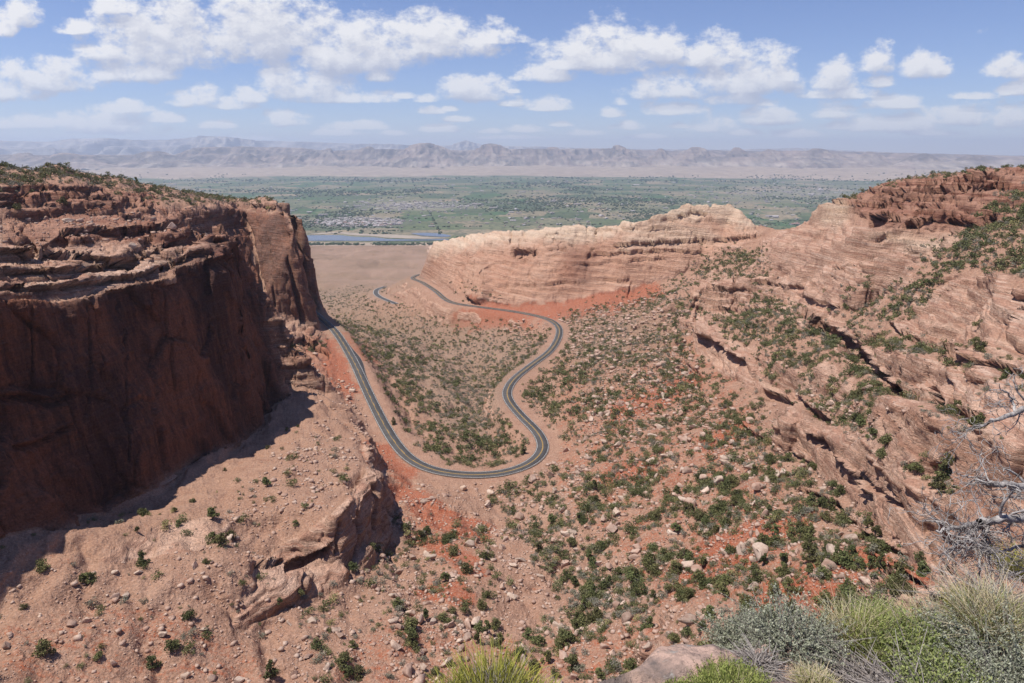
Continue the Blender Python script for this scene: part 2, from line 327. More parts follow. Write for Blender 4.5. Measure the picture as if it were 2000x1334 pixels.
# ------------------------------------------------------------------ canyon mesh: one sheet, sampled finely along every line of sight
AZC = np.radians(np.concatenate([np.linspace(-62, -41, 110, endpoint=False), np.linspace(-41, 41, 1330), np.linspace(41, 66, 110)[1:]]))
def make_land():
    NR = 1250; NF = 3600
    rr = np.exp(np.linspace(math.log(22), math.log(3060), NF)); W = np.zeros((len(AZC), NF - 1), np.float32)
    for i, a in enumerate(AZC):
        z = H(rr * math.sin(a), rr * math.cos(a)); ds = np.hypot(np.diff(rr), np.diff(z)) / rr[1:]
        th = z / rr; hor = np.maximum.accumulate(th); seen = (th >= hor - 0.004)[1:]
        W[i] = ds * 0.30 + np.maximum(np.diff(th), 0) * 3.2 * seen + np.diff(np.log(rr)) * 0.05
    c = np.cumsum(np.pad(W, ((7, 6), (0, 0)), mode='edge'), axis=0); W = (c[12:] - c[:-12]) / 12.0; W = W[:len(AZC)]
    out = np.zeros((NR, len(AZC), 3), np.float64)
    for i, a in enumerate(AZC):
        s_ = np.r_[0, np.cumsum(W[i].astype(float))]; s_ /= s_[-1]; q = np.interp(np.linspace(0, 1, NR), s_, rr)
        out[:, i, 0] = q * math.sin(a); out[:, i, 1] = q * math.cos(a); out[:, i, 2] = H(out[:, i, 0], out[:, i, 1])
    return out
P = make_land(); NR, NA = P.shape[:2]; log('sampled %d x %d' % (NR, NA))
def normals(P):
    du = np.gradient(P, axis=1); dv = np.gradient(P, axis=0); n = np.cross(du, dv)
    n /= np.linalg.norm(n, axis=2)[..., None] + 1e-9; return n
x, y, z = P[..., 0], P[..., 1], P[..., 2]
N = Hn(x, y); NS_ = Hn(x, y, 2.5)
px, py = project(x, y, z)
wx = 9 * fbm3(x / 14, y / 14, z / 14, 3); wy = 9 * fbm3(x / 14 + 50, y / 14, z / 14, 3)
slick = samp(M_SLICK, px + wx, py + wy); kay = samp(M_KAY, px + wx, py + wy); ledge = samp(M_LEDGE, px + wx, py + wy); ridge = samp(M_RIDGE, px + wx * .5, py + wy * .5); cream = samp(M_CREAM, px + wx, py + wy)
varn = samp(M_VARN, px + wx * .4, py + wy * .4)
steep = np.maximum(sstep(0.72, 0.52, NS_[..., 2]), sstep(0.72, 0.5, N[..., 2]) * np.clip(kay + ledge + slick + ridge, 0, 1))
rock = np.clip(np.maximum.reduce([steep, slick, cream, ridge, kay * 0.55, ledge * 0.8]), 0, 1)
nearroad = np.full(x.shape, 99.0); ins = (x > GX0) & (x < GX1) & (y < GY1 - 1)
ii = np.clip(np.round(x - GX0).astype(int), 0, NXg - 1); jj = np.clip(np.round(y).astype(int), 0, NYg - 1)
nearroad[ins] = RD[jj, ii][ins]
rock *= sstep(7, 12, nearroad)
near = 1 - sstep(700, 1200, y)
# bedding: layers of uneven thickness standing out and drawn back
bed = z + 5 * noise2(x / 160, y / 160) + 1.2 * noise3(x / 26, y / 26, z / 26)
def layers(s, t, seed):
    k = np.floor(s / t); f = s / t - k; a = hash01(k, seed); b = hash01(k + 1, seed)
    return a + (b - a) * sstep(0.78, 1.0, f) - 0.5
f1, f2, cid = worley2(x / 13 + 0.35 * noise2(x / 9, y / 9), y / 13)
joint = np.exp(-((f2 - f1) / 0.07) ** 2)
blk = layers(bed, 4.6, 1) * 1.0 + layers(bed + 3 * (cid - .5), 1.9, 2) * 0.6 + layers(bed, 0.8, 3) * 0.22
big = fbm3(x / 30, y / 30, z / 30, 4)
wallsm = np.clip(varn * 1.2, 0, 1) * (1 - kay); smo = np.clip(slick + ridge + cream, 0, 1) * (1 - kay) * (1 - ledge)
sl_amp = 1 - 0.75 * wallsm
xw_ = x + bil(WX, x, y); yw_ = y + bil(WY, x, y); mx_, mn_ = bil(GMX, xw_, yw_), bil(GMN, xw_, yw_)
frac = np.clip((z - mn_) / np.maximum(mx_ - mn_, 1.0), 0, 1); lipm = sstep(3.5, 8, mx_ - mn_) * (x > 55) * (y < 520) * sstep(0.1, 0.3, steep) + 0.35 * (x < -30) * (y < 260) * (x > -90)
rid = 1 - 2 * np.abs(fbm3(x / 11, y / 11, z / 16, 3))
g1, g2, gid = worley2(x / 4.5 + 0.4 * noise2(x / 3, y / 3) + z * 0.05, y / 4.5 + z * 0.21)
facet = (gid - 0.5) * sstep(0.0, 0.25, g2 - g1)
fine = 0.45 * fbm3(x / 3.2, y / 3.2, z / 1.6, 4)
s1, s2, sid = worley2((y + x * .4) / 19 + 0.25 * noise3(x / 12, y / 12, z / 12), z / 34 + 0.2 * noise3(x / 15 + 9, y / 15, z / 15))
t1, t2, tid = worley2((y - x * .4) / 8 + 7, z / 21)
slab = ((sid - 0.5) * 4.2 + (tid - 0.5) * 1.3) * wallsm - 1.2 * wallsm * np.exp(-((s2 - s1) / 0.035) ** 2)
out = rock * near * steep * (blk * (1.7 + 1.7 * kay + 1.9 * ledge - 0.5 * smo) * sl_amp + big * (1.5 + 0.6 * wallsm - 0.7 * smo - 0.7 * kay) + rid * 0.9 * (1 - wallsm) * (1 - .9 * smo) * (1 - .7 * kay) - joint * 1.9 * sl_amp * (1 - .7 * smo) + facet * 0.9 * sl_amp * (1 - .75 * smo) + fine * (1 - .4 * smo) + slab + lipm * (frac - 0.25) * 6.5)
# undercut ledges and alcoves (edge along the top, depth m, height), joints standing open, buttresses standing out
def undercut(pts, h, dep):
    pts = sorted(pts); X_ = [q[0] for q in pts]; u_ = px + wx * 0.5; dy = (py + wy * 0.35) - np.interp(u_, X_, [q[1] for q in pts]) ; end = sstep(X_[0] - 6, X_[0] + 4, u_) * sstep(X_[-1] + 6, X_[-1] - 4, u_)
    return dep * end * sstep(-1.0, 1.2, dy) * (1 - np.clip(dy / h, 0, 1) ** 1.5) - 0.35 * dep * end * np.exp(-((dy + 4) / 3.5) ** 2)
def open_joint(pts, w_, dep):
    pts = sorted(pts, key=lambda q: q[1]); Y_ = [q[1] for q in pts]; v_ = py; dx = (px + wx * 0.25) - np.interp(v_, Y_, [q[0] for q in pts]); end = sstep(Y_[0] - 4, Y_[0] + 4, v_) * sstep(Y_[-1] + 4, Y_[-1] - 4, v_)
    return dep * end * np.exp(-(dx / w_) ** 4)
def alcove(u_, v_, a_, b_, dep):
    q = ((px + wx * .3 - u_) / a_) ** 2 + ((py + wy * .3 - v_) / b_) ** 2; return dep * sstep(1.1, 0.75, q)
UND = [(([(1640,648),(1680,672),(1715,706),(1745,738)]), 42, 9), ([(1735,738),(1765,758),(1800,775),(1838,768)], 34, 9), ([(1560,604),(1600,625),(1640,645)], 26, 6), ([(1740,634),(1775,655),(1800,668),(1835,678)], 12, 5), ([(1835,680),(1880,694),(1940,712),(2010,735)], 12, 5),
 ([(1870,800),(1905,815),(1950,822)], 20, 6), ([(1370,655),(1400,662),(1430,690),(1460,700)], 26, 7), ([(1495,765),(1520,772),(1545,785)], 16, 6), ([(1555,770),(1580,790),(1600,800),(1620,815)], 20, 5), ([(1590,850),(1612,858),(1632,860)], 22, 6), ([(1650,895),(1675,915),(1700,950),(1715,965)], 20, 6), ([(1700,925),(1740,965),(1770,985)], 16, 4),
 ([(1545,875),(1560,890),(1590,905)], 12, 3), ([(1560,955),(1600,965),(1640,985),(1670,1020)], 9, 3.5), ([(1690,1040),(1730,1060),(1770,1085)], 12, 4), ([(1700,1085),(1730,1100),(1750,1125)], 14, 4), ([(1770,1120),(1810,1140),(1860,1165)], 8, 4), ([(1450,830),(1475,845),(1500,860)], 14, 4), ([(1330,700),(1360,725),(1370,740)], 14, 3),
 ([(1345,600),(1380,560),(1420,566),(1470,570)], 10, 3), ([(1480,548),(1520,556),(1570,560)], 12, 4), ([(1560,575),(1600,590),(1640,600)], 10, 3), ([(1400,600),(1450,604),(1500,598)], 10, 3),
 ([(1200,478),(1280,474),(1370,470),(1430,466),(1482,460)], 10, 5), ([(1150,500),(1230,492),(1310,488),(1370,490)], 8, 4), ([(1100,520),(1190,512),(1300,505)], 6, 2.5), ([(900,498),(980,494),(1060,490)], 5, 2), ([(870,520),(960,514),(1100,510)], 5, 2), ([(960,560),(1060,556),(1160,548),(1230,545)], 6, 2.5), ([(1180,448),(1250,446),(1310,448)], 6, 2.5), ([(1325,420),(1352,414),(1380,419)], 12, 5), ([(1290,430),(1350,428),(1440,436)], 6, 2),
 ([(1700,425),(1730,420),(1770,428)], 22, 9), ([(1770,440),(1800,432),(1850,430),(1900,436),(1940,428)], 14, 7), ([(1720,362),(1800,356),(1900,352)], 6, 3), ([(1840,366),(1880,362),(1930,364)], 12, 6), ([(1700,378),(1780,374),(1860,376),(1960,362)], 7, 3.5), ([(1720,392),(1800,388),(1900,386)], 7, 3.5), ([(1660,402),(1740,402),(1840,404)], 7, 4), ([(1625,396),(1680,398)], 6, 3),
 ([(-60,492),(60,490),(120,498),(200,505),(255,515)], 14, 4.5), ([(-60,530),(80,530),(180,522),(260,512),(340,470)], 12, 4.5), ([(-60,560),(100,562),(200,548),(300,528),(390,492)], 12, 4.5), ([(120,452),(200,448),(260,455),(320,440)], 12, 4), ([(330,470),(380,462),(440,470)], 14, 4), ([(-60,372),(60,370),(150,368),(250,378)], 6, 3), ([(-60,388),(60,386),(160,384),(280,392)], 7, 3), ([(-60,400),(100,402),(290,402)], 5, 2.5), ([(400,508),(430,500),(470,505)], 30, 4), ([(450,400),(500,402),(580,404)], 7, 3),
 ([(0,770),(60,768),(100,780),(140,766)], 20, 3.5), ([(30,870),(80,862),(140,830)], 12, 3), ([(560,668),(600,660),(640,690)], 24, 5), ([(500,1102),(530,1100),(550,1095)], 12, 3), ([(560,1100),(600,1085),(640,1060)], 24, 5)]
JNT = [([(545,395),(556,470),(575,560),(592,630)], 4.5, 7), ([(566,400),(580,470),(594,560)], 2.5, 4), ([(515,400),(525,480),(538,600)], 2.2, 3), ([(495,400),(508,480),(520,580)], 2.0, 3), ([(478,420),(500,500),(515,590)], 3.5, 5), ([(1165,440),(1160,480),(1148,505)], 2.2, 4), ([(1436,530),(1428,600)], 2.2, 4), ([(1468,528),(1462,598)], 2.2, 4), ([(1362,600),(1352,640)], 2.2, 4), ([(1520,525),(1515,556)], 2.2, 3), ([(1232,555),(1225,585)], 2, 3), ([(1000,420),(996,475)], 2, 3),
 ([(690,1000),(694,1060),(690,1100)], 3.5, 4), ([(655,1020),(650,1080)], 3, 3), ([(722,930),(730,980),(728,1035)], 4, 4.5), ([(745,945),(748,1040)], 2.5, 3), ([(590,1110),(588,1150)], 3, 3), ([(330,560),(340,760)], 2, 2.5), ([(170,600),(165,820)], 1.8, 2.2), ([(440,520),(470,620),(478,760)], 2.0, 3), ([(60,600),(75,760)], 1.6, 2), ([(250,580),(246,900)], 1.8, 2.2), ([(1395,640),(1400,690)], 2.5, 3), ([(1480,700),(1470,760)], 2.5, 3), ([(1855,740),(1862,800)], 3.5, 4)]
carve = 0
for p_, h_, d_ in UND: carve = carve + undercut(p_, h_, d_)
for p_, w_, d_ in JNT: carve = carve + open_joint(p_, w_, d_)
carve = carve + alcove(1024, 497, 27, 9, 8) + alcove(1074, 463, 14, 5, 4) + alcove(905, 560, 10, 20, 2) - alcove(938, 548, 24, 46, 9) - alcove(1090, 470, 30, 22, 3) + alcove(1250, 435, 22, 12, 3)
out = out - carve * near * (nearroad > 9)
nh = NS_.copy(); nh[..., 2] *= 0.25; nh /= np.linalg.norm(nh, axis=2)[..., None] + 1e-6
# gentler rock: swells, cross-bedding grooves, shallow ledges
xb = (x * 0.35 + y * 0.2 + z * 1.6) + 5 * noise2(x / 40, y / 40)
gent = rock * (1 - steep) * near * (0.9 * fbm3(x / 30, y / 30, z / 30, 2) + 0.35 * layers(xb, 1.7, 6) + (0.22 - 0.1 * smo) * fbm3(x / 3, y / 3, z / 3, 4) - 0.35 * joint * smo + 0.35 * facet * (ledge + kay))
soil = (1 - rock) * near * sstep(5, 10, nearroad) * (0.45 * fbm3(x / 4.5, y / 4.5, z / 4.5, 4) + 0.6 * np.clip(fbm2(x / 1.9, y / 1.9, 2) - 0.3, 0, 1))
P += nh * out[..., None]; P += NS_ * (gent + soil)[..., None]
x, y, z = P[..., 0], P[..., 1], P[..., 2]
log('displaced')
red = samp(M_RED, px + wx * 1.6, py + wy * 1.6); green = np.maximum(samp(M_GREEN, px + wx, py + wy), 0.85 * sstep(950, 1250, y))

def grid_mesh(name, P, attrs, mat, smooth=False, keep=None):
    NR, NA = P.shape[:2]; me = bpy.data.meshes.new(name)
    idx = np.arange(NR * NA).reshape(NR, NA)
    q = np.stack([idx[:-1, :-1], idx[:-1, 1:], idx[1:, 1:], idx[1:, :-1]], -1).reshape(-1, 4)
    co = P.reshape(-1, 3)
    if keep is not None:
        q = q[keep.reshape(-1)]; used = np.unique(q); mp = np.full(len(co), -1); mp[used] = np.arange(len(used)); q = mp[q]; co = co[used]
    else: used = None
    n = len(q)
    me.vertices.add(len(co)); me.vertices.foreach_set('co', co.astype(np.float32).ravel())
    me.loops.add(n * 4); me.loops.foreach_set('vertex_index', q.astype(np.int32).ravel())
    me.polygons.add(n); me.polygons.foreach_set('loop_start', np.arange(0, n * 4, 4, dtype=np.int32)); me.polygons.foreach_set('loop_total', np.full(n, 4, np.int32))
    if smooth: me.polygons.foreach_set('use_smooth', np.ones(n, bool))
    me.update()
    for k, a in attrs.items():
        at_ = me.attributes.new(k, 'FLOAT', 'POINT'); a = a.reshape(-1); a = a[used] if used is not None else a
        at_.data.foreach_set('value', a.astype(np.float32))
    me.materials.append(mat); o = bpy.data.objects.new(name, me); SC.collection.objects.link(o); return o

# ------------------------------------------------------------------ materials
class NT:
    def __init__(s, name):
        s.m = bpy.data.materials.new(name); s.m.use_nodes = True; s.t = s.m.node_tree; s.t.nodes.clear()
        s.out = s.n('ShaderNodeOutputMaterial')
    def n(s, t, **k):
        o = s.t.nodes.new(t)
        for a, b in k.items(): setattr(o, a, b)
        return o
    def l(s, a, b): s.t.links.new(a, b)
    def val(s, v, sock):
        if hasattr(v, 'is_output') or hasattr(v, 'links'): s.l(v, sock)
        else: sock.default_value = v
    def math(s, op, a, b=0.0, c=None, clamp=False):
        o = s.n('ShaderNodeMath', operation=op, use_clamp=clamp); s.val(a, o.inputs[0]); s.val(b, o.inputs[1])
        if c is not None: s.val(c, o.inputs[2])
        return o.outputs[0]
    def attr(s, n): return s.n('ShaderNodeAttribute', attribute_name=n).outputs['Fac']
    def pos(s): return s.n('ShaderNodeNewGeometry').outputs['Position']
    def scale(s, v, sx, sy, sz):
        o = s.n('ShaderNodeVectorMath', operation='MULTIPLY'); s.l(v, o.inputs[0]); o.inputs[1].default_value = (sx, sy, sz); return o.outputs[0]
    def noise(s, v, sc, det=4, rough=0.55, dist=0.0):
        o = s.n('ShaderNodeTexNoise'); s.l(v, o.inputs['Vector']); o.inputs['Scale'].default_value = sc; o.inputs['Detail'].default_value = det
        o.inputs['Roughness'].default_value = rough; o.inputs['Distortion'].default_value = dist; return o.outputs['Fac']
    def ramp(s, f, a, b, lo=0.0, hi=1.0):
        o = s.n('ShaderNodeMapRange'); o.inputs['From Min'].default_value = a; o.inputs['From Max'].default_value = b
        o.inputs['To Min'].default_value = lo; o.inputs['To Max'].default_value = hi; s.val(f, o.inputs['Value']); return o.outputs['Result']
    def mix(s, f, a, b, mode='MIX'):
        o = s.n('ShaderNodeMix', data_type='RGBA', blend_type=mode); s.val(f, o.inputs['Factor'])
        for v, k in ((a, 'A'), (b, 'B')):
            sk = [i for i in o.inputs if i.name == k and i.type == 'RGBA'][0]
            if isinstance(v, tuple): sk.default_value = v + (1,) if len(v) == 3 else v
            else: s.l(v, sk)
        return [q for q in o.outputs if q.type == 'RGBA'][0]
    def cr(s, f, stops):
        o = s.n('ShaderNodeValToRGB'); e = o.color_ramp.elements
        while len(e) > 1: e.remove(e[-1])
        e[0].position = stops[0][0]; e[0].color = stops[0][1] + (1,)
        for p_, c_ in stops[1:]: k = e.new(p_); k.color = c_ + (1,)
        s.l(f, o.inputs[0]); return o.outputs[0]
    def bsdf(s, col, rough=0.9, bump=None, bstr=0.5, bdist=0.2, spec=0.2):
        b = s.n('ShaderNodeBsdfPrincipled'); s.val(col + (1,) if isinstance(col, tuple) else col, b.inputs['Base Color'])
        b.inputs['Roughness'].default_value = rough; b.inputs['Specular IOR Level'].default_value = spec
        if bump is not None:
            u = s.n('ShaderNodeBump'); u.inputs['Strength'].default_value = bstr; u.inputs['Distance'].default_value = bdist
            s.l(bump, u.inputs['Height']); s.l(u.outputs[0], b.inputs['Normal'])
        s.l(b.outputs[0], s.out.inputs['Surface']); return b

def land_material():
    t = NT('red_rock_and_soil'); p = t.pos()
    rock, redm, creamm, kay, varn, green = [t.attr(k) for k in ('rock', 'red', 'cream', 'kay', 'varn', 'green')]
    sep = t.n('ShaderNodeSeparateXYZ'); t.l(p, sep.inputs[0]); pz = sep.outputs['Z']
    nbig = t.noise(p, 0.02, 5); nmed = t.noise(p, 0.15, 5, 0.6); nfin = t.noise(p, 1.3, 4, 0.65)
    # soil
    soil = t.mix(t.ramp(nmed, 0.35, 0.65), (0.30, 0.175, 0.125), (0.40, 0.265, 0.20))
    soil = t.mix(t.ramp(nbig, 0.4, 0.6, 0, 0.6), soil, (0.34, 0.205, 0.145))
    redc = t.mix(t.ramp(nfin, 0.35, 0.65), (0.27, 0.055, 0.025), (0.38, 0.115, 0.05))
    rs_ = t.noise(t.scale(p, 0.05, 0.22, 0.22), 1.0, 5, 0.7, 1.0)
    rm = t.math('MULTIPLY', t.ramp(t.math('ADD', redm, t.math('ADD', t.math('MULTIPLY', t.math('SUBTRACT', nfin, 0.5), 1.3), t.math('MULTIPLY', t.math('SUBTRACT', rs_, 0.5), 1.6))), 0.22, 0.58), 0.95, clamp=True)
    soil = t.mix(rm, soil, redc)
    npl = t.noise(p, 0.006, 6, 0.65); gcol = t.mix(t.ramp(npl, 0.4, 0.6), (0.125, 0.12, 0.082), (0.24, 0.195, 0.155)); soil = t.mix(t.math('MULTIPLY', green, t.ramp(nmed, 0.3, 0.6, 0.55, 1.0)), soil, gcol)
    # pebbles: light and dark flecks
    vo = t.n('ShaderNodeTexVoronoi'); t.l(p, vo.inputs['Vector']); vo.inputs['Scale'].default_value = 1.7
    fl = t.n('ShaderNodeSeparateColor'); t.l(vo.outputs['Color'], fl.inputs[0])
    soil = t.mix(t.ramp(t.noise(p, 2.1, 4, 0.75), 0.52, 0.62, 0, 0.65), soil, (0.48, 0.36, 0.30))
    soil = t.mix(t.ramp(t.noise(p, 0.9, 5, 0.75), 0.54, 0.66, 0, 0.6), soil, (0.22, 0.13, 0.095))
    soil = t.mix(t.ramp(fl.outputs[0], 0.0, 1.0, 0.0, 0.35), soil, (0.40, 0.27, 0.21))
    # rock, with bedding colours
    wp = t.n('ShaderNodeCombineXYZ')
    t.l(t.math('MULTIPLY', sep.outputs['X'], 0.006), wp.inputs[0]); t.l(t.math('MULTIPLY', sep.outputs['Y'], 0.006), wp.inputs[1])
    tilt = t.math('ADD', t.math('MULTIPLY', sep.outputs['X'], 0.030), t.math('MULTIPLY', sep.outputs['Y'], 0.012)); t.l(t.math('ADD', t.math('ADD', t.math('MULTIPLY', pz, 0.33), t.math('MULTIPLY', tilt, 1.0)), t.math('MULTIPLY', nbig, 1.1)), wp.inputs[2])
    band = t.noise(wp.outputs[0], 1.0, 7, 0.68)
    rk = t.cr(band, [(0.28, (0.32, 0.18, 0.13)), (0.40, (0.45, 0.285, 0.215)), (0.48, (0.58, 0.42, 0.335)), (0.53, (0.43, 0.255, 0.19)), (0.60, (0.62, 0.47, 0.385)), (0.68, (0.44, 0.265, 0.195)), (0.76, (0.54, 0.38, 0.30))])
    rk = t.mix(t.ramp(nmed, 0.45, 0.7, 0, 0.4), rk, (0.34, 0.18, 0.125)); dv = t.noise(t.scale(p, 0.09, 0.09, 0.03), 1.0, 6, 0.7); rk = t.mix(t.ramp(dv, 0.55, 0.68, 0, 0.5), rk, (0.19, 0.10, 0.08))
    cr_ = t.mix(t.ramp(band, 0.4, 0.62), (0.68, 0.57, 0.46), (0.60, 0.45, 0.345))
    rk = t.mix(t.math('MULTIPLY', t.attr('ridge'), 0.5), rk, t.mix(t.ramp(nbig, 0.4, 0.6), (0.47, 0.26, 0.175), (0.56, 0.35, 0.25))); rk = t.mix(creamm, rk, cr_)
    kc = t.cr(band, [(0.32, (0.12, 0.05, 0.036)), (0.45, (0.27, 0.125, 0.088)), (0.54, (0.40, 0.24, 0.18)), (0.60, (0.20, 0.085, 0.06)), (0.70, (0.33, 0.165, 0.12))])
    rk = t.mix(t.math('MULTIPLY', kay, 0.85), rk, kc)
    # desert varnish: dark streaks running down the wall
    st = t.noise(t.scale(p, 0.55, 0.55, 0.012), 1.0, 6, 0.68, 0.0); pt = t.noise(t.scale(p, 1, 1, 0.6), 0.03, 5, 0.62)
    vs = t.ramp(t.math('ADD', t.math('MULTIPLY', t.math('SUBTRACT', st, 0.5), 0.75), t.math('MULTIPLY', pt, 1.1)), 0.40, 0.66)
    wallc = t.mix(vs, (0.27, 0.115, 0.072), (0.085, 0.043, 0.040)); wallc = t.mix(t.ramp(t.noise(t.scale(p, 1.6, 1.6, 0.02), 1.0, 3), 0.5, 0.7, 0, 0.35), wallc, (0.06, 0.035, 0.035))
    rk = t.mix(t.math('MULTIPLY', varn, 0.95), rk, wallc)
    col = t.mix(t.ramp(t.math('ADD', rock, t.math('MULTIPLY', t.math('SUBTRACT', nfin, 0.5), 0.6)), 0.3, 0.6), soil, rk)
    # fine speckle
    col = t.mix(1.0, col, t.mix(t.ramp(t.noise(p, 1.6, 5, 0.85), 0.36, 0.64), (0.70, 0.645, 0.595), (1.29, 1.17, 1.07)), 'MULTIPLY')
    hb = t.math('ADD', t.math('MULTIPLY', nmed, 1.2), t.math('ADD', t.math('MULTIPLY', nfin, 0.55), t.math('MULTIPLY', band, 0.8)))
    fb = t.math('ADD', t.noise(t.scale(p, 0.2, 0.2, 1.6), 1.0, 5, 0.75), t.math('MULTIPLY', t.noise(t.scale(p, 0.05, 0.05, 0.5), 1.0, 6, 0.75), 2.2)); hb = t.math('ADD', hb, t.math('MULTIPLY', fb, t.math('MULTIPLY', rock, 1.1)))
    thin = t.noise(t.scale(p, 0.03, 0.03, 0.75), 1.0, 6, 0.8, 0.4); col = t.mix(t.math('MULTIPLY', rock, t.ramp(thin, 0.56, 0.66, 0, 0.38)), col, (0.22, 0.12, 0.088))
    t.bsdf(col, 0.95, hb, 1.0, 1.1, 0.1); return t.m
MAT_LAND = land_material()
def in_plan(poly, x, y):
    ins_ = np.zeros(x.shape, bool)
    for q in range(len(poly)):
        (xa, ya), (xb, yb) = poly[q], poly[(q + 1) % len(poly)]
        ins_ ^= ((ya > y) != (yb > y)) & (x < (xb - xa) * (y - ya) / (yb - ya + 1e-9) + xa)
    return ins_
def plan(ln): return [tuple(at(t)[:2]) for t in ln]
cx_ = 0.5 * (x[:-1, :-1] + x[1:, 1:]) + 1.0 * noise2(x[:-1, :-1] / 6, y[:-1, :-1] / 6); cy_ = 0.5 * (y[:-1, :-1] + y[1:, 1:])
lf = in_plan(plan(L[0]) + [(-2000, 1000), (-2000, 0)], cx_, cy_) & (cy_ > 15)
ridge_foot = [k_ for k_ in L if k_[0] == ('p',830,538,-152)][0]; rm_foot = [k_ for k_ in L if k_[0] == ('p',1570,435,-52)][0]
rg_ = in_plan(plan(ridge_foot) + [tuple(at(('p',1500,498,-80))[:2]), (345, 700), (300, 760), (210, 790), (110, 830), (0, 880), (-125, 970), (-150, 900)], cx_, cy_)
rt = in_plan(plan(rm_foot)[:6] + [(500, 100), (2500, 300), (2500, 900), (600, 700), (300, 620), (250, 520)], cx_, cy_) & ~rg_
ATT = dict(ridge=ridge * (1 - cream), rock=rock, red=red, cream=cream, kay=kay, varn=varn, green=green)
tag_names = [('canyon_ground', ~(lf | rg_ | rt)), ('mesa_cliff', lf), ('mesa_cliff', rt), ('sandstone_ridge', rg_)]
for nm_, kp_ in tag_names:
    o = grid_mesh(nm_, P, ATT, MAT_LAND, keep=kp_); o['kind'] = 'structure'
log('land mesh')


# ------------------------------------------------------------------ finding places on the land
PR = np.hypot(P[..., 0], P[..., 1]); PT = P[..., 2] / PR
def pick(px, py, bury=0.0):
    d = D(px, py); a = math.atan2(d[0], d[1]); i = int(np.argmin(np.abs(AZC - a))); t = d[2] / math.hypot(d[0], d[1])
    j = int(np.argmax(PT[:, i] >= t)); return P[j, i].copy() + np.array([0, 0, -bury]), (j, i)
R0C = None
def ground_at(x, y):
    a = np.arctan2(x, y); r = np.hypot(x, y); i = np.clip(np.searchsorted(AZC, a), 1, len(AZC) - 1)
    i = np.where(np.abs(AZC[i - 1] - a) < np.abs(AZC[i] - a), i - 1, i); j = np.zeros(len(x), int)
    for k in np.unique(i):
        m = i == k; c = np.maximum.accumulate(PR[:, k]); j[m] = np.clip(np.searchsorted(c, r[m]), 1, NR - 2)
    return j, i
N2 = NS_

def mesh_obj(name, co, faces, mat, parent=None, attrs=None, smooth=False, link=True):
    """faces: array (n,3) or (n,4), or list of lists"""
    me = bpy.data.meshes.new(name)
    if isinstance(faces, np.ndarray):
        n, k = faces.shape; me.vertices.add(len(co)); me.vertices.foreach_set('co', np.asarray(co, np.float32).ravel())
        me.loops.add(n * k); me.loops.foreach_set('vertex_index', faces.astype(np.int32).ravel()); me.polygons.add(n)
        me.polygons.foreach_set('loop_start', np.arange(0, n * k, k, dtype=np.int32)); me.polygons.foreach_set('loop_total', np.full(n, k, np.int32))
        if smooth: me.polygons.foreach_set('use_smooth', np.ones(n, bool))
        me.update()
    else:
        me.from_pydata([tuple(c) for c in co], [], faces); me.update()
        if smooth: me.polygons.foreach_set('use_smooth', np.ones(len(me.polygons), bool))
    for k, a in (attrs or {}).items():
        q = me.attributes.new(k, 'FLOAT', 'POINT'); q.data.foreach_set('value', np.asarray(a, np.float32))
    for m_ in (mat if isinstance(mat, list) else [mat]): me.materials.append(m_)
    if not link: return me
    o = bpy.data.objects.new(name, me); SC.collection.objects.link(o)
    if parent: o.parent = parent
    return o
def tag(o, label=None, cat=None, group=None, kind=None):
    if label: o['label'] = label
    if cat: o['category'] = cat
    if group: o['group'] = group
    if kind: o['kind'] = kind
    return o
def empty(name, loc, rz=0, s=1.0):
    o = bpy.data.objects.new(name, None); SC.collection.objects.link(o); o.location = loc; o.rotation_euler = (0, 0, rz); o.scale = (s, s, s)
    o.empty_display_size = 0.1; return o

# ------------------------------------------------------------------ road
def strip(c, off0, off1, dz):
    t = np.gradient(c[:, :2], axis=0); t /= np.linalg.norm(t, axis=1)[:, None]; nrm = np.stack([t[:, 1], -t[:, 0]], 1)
    o0 = np.asarray(off0)[..., None] if np.ndim(off0) else off0; o1 = np.asarray(off1)[..., None] if np.ndim(off1) else off1
    a = np.c_[c[:, :2] + nrm * o0, c[:, 2] + dz]; b = np.c_[c[:, :2] + nrm * o1, c[:, 2] + dz]; return a, b
def strip_mesh(c, off0, off1, dz, closed=False):
    a, b = strip(c, off0, off1, dz); n = len(c); i = np.arange(n - 1); return np.vstack([a, b]), np.stack([i, i + 1, i + 1 + n, i + n], 1)
rc = ROADC.copy(); k = np.exp(-np.linspace(-2, 2, 25) ** 2); k /= k.sum()
rc = np.stack([np.convolve(np.pad(rc[:, i], 12, mode='edge'), k, 'valid') for i in range(3)], 1); rc[:, 2] += 0.30
def asphalt():
    t = NT('asphalt'); p = t.pos(); n = t.noise(p, 0.25, 4); f = t.noise(p, 9, 3)
    c = t.mix(t.ramp(n, 0.35, 0.65), (0.062, 0.058, 0.057), (0.090, 0.084, 0.082)); c = t.mix(t.ramp(f, 0.3, 0.7, 0, 0.3), c, (0.13, 0.125, 0.12)); t.bsdf(c, 0.85, f, 0.2, 0.01); return t.m
def plain_mat(name, col, rough=0.9, var=0.25, sc=2.0, spec=0.2):
    t = NT(name); p = t.pos(); n = t.noise(p, sc, 3)
    c = t.mix(t.ramp(n, 0.3, 0.7), tuple(q * (1 - var) for q in col), tuple(min(1, q * (1 + var)) for q in col)); t.bsdf(c, rough, spec=spec); return t.m
M_ASPH = asphalt()
dist_ = np.r_[0, np.cumsum(np.linalg.norm(np.diff(rc[:, :2], axis=0), axis=1))]
i_top = int(np.argmin(np.hypot(rc[:, 0] + 103, rc[:, 1] - 424)))       # the paved pull-out on the outer side
pull = np.exp(-((dist_ - dist_[i_top]) / 24) ** 2) * 3.2
inner = -2.95 - pull * 0.7
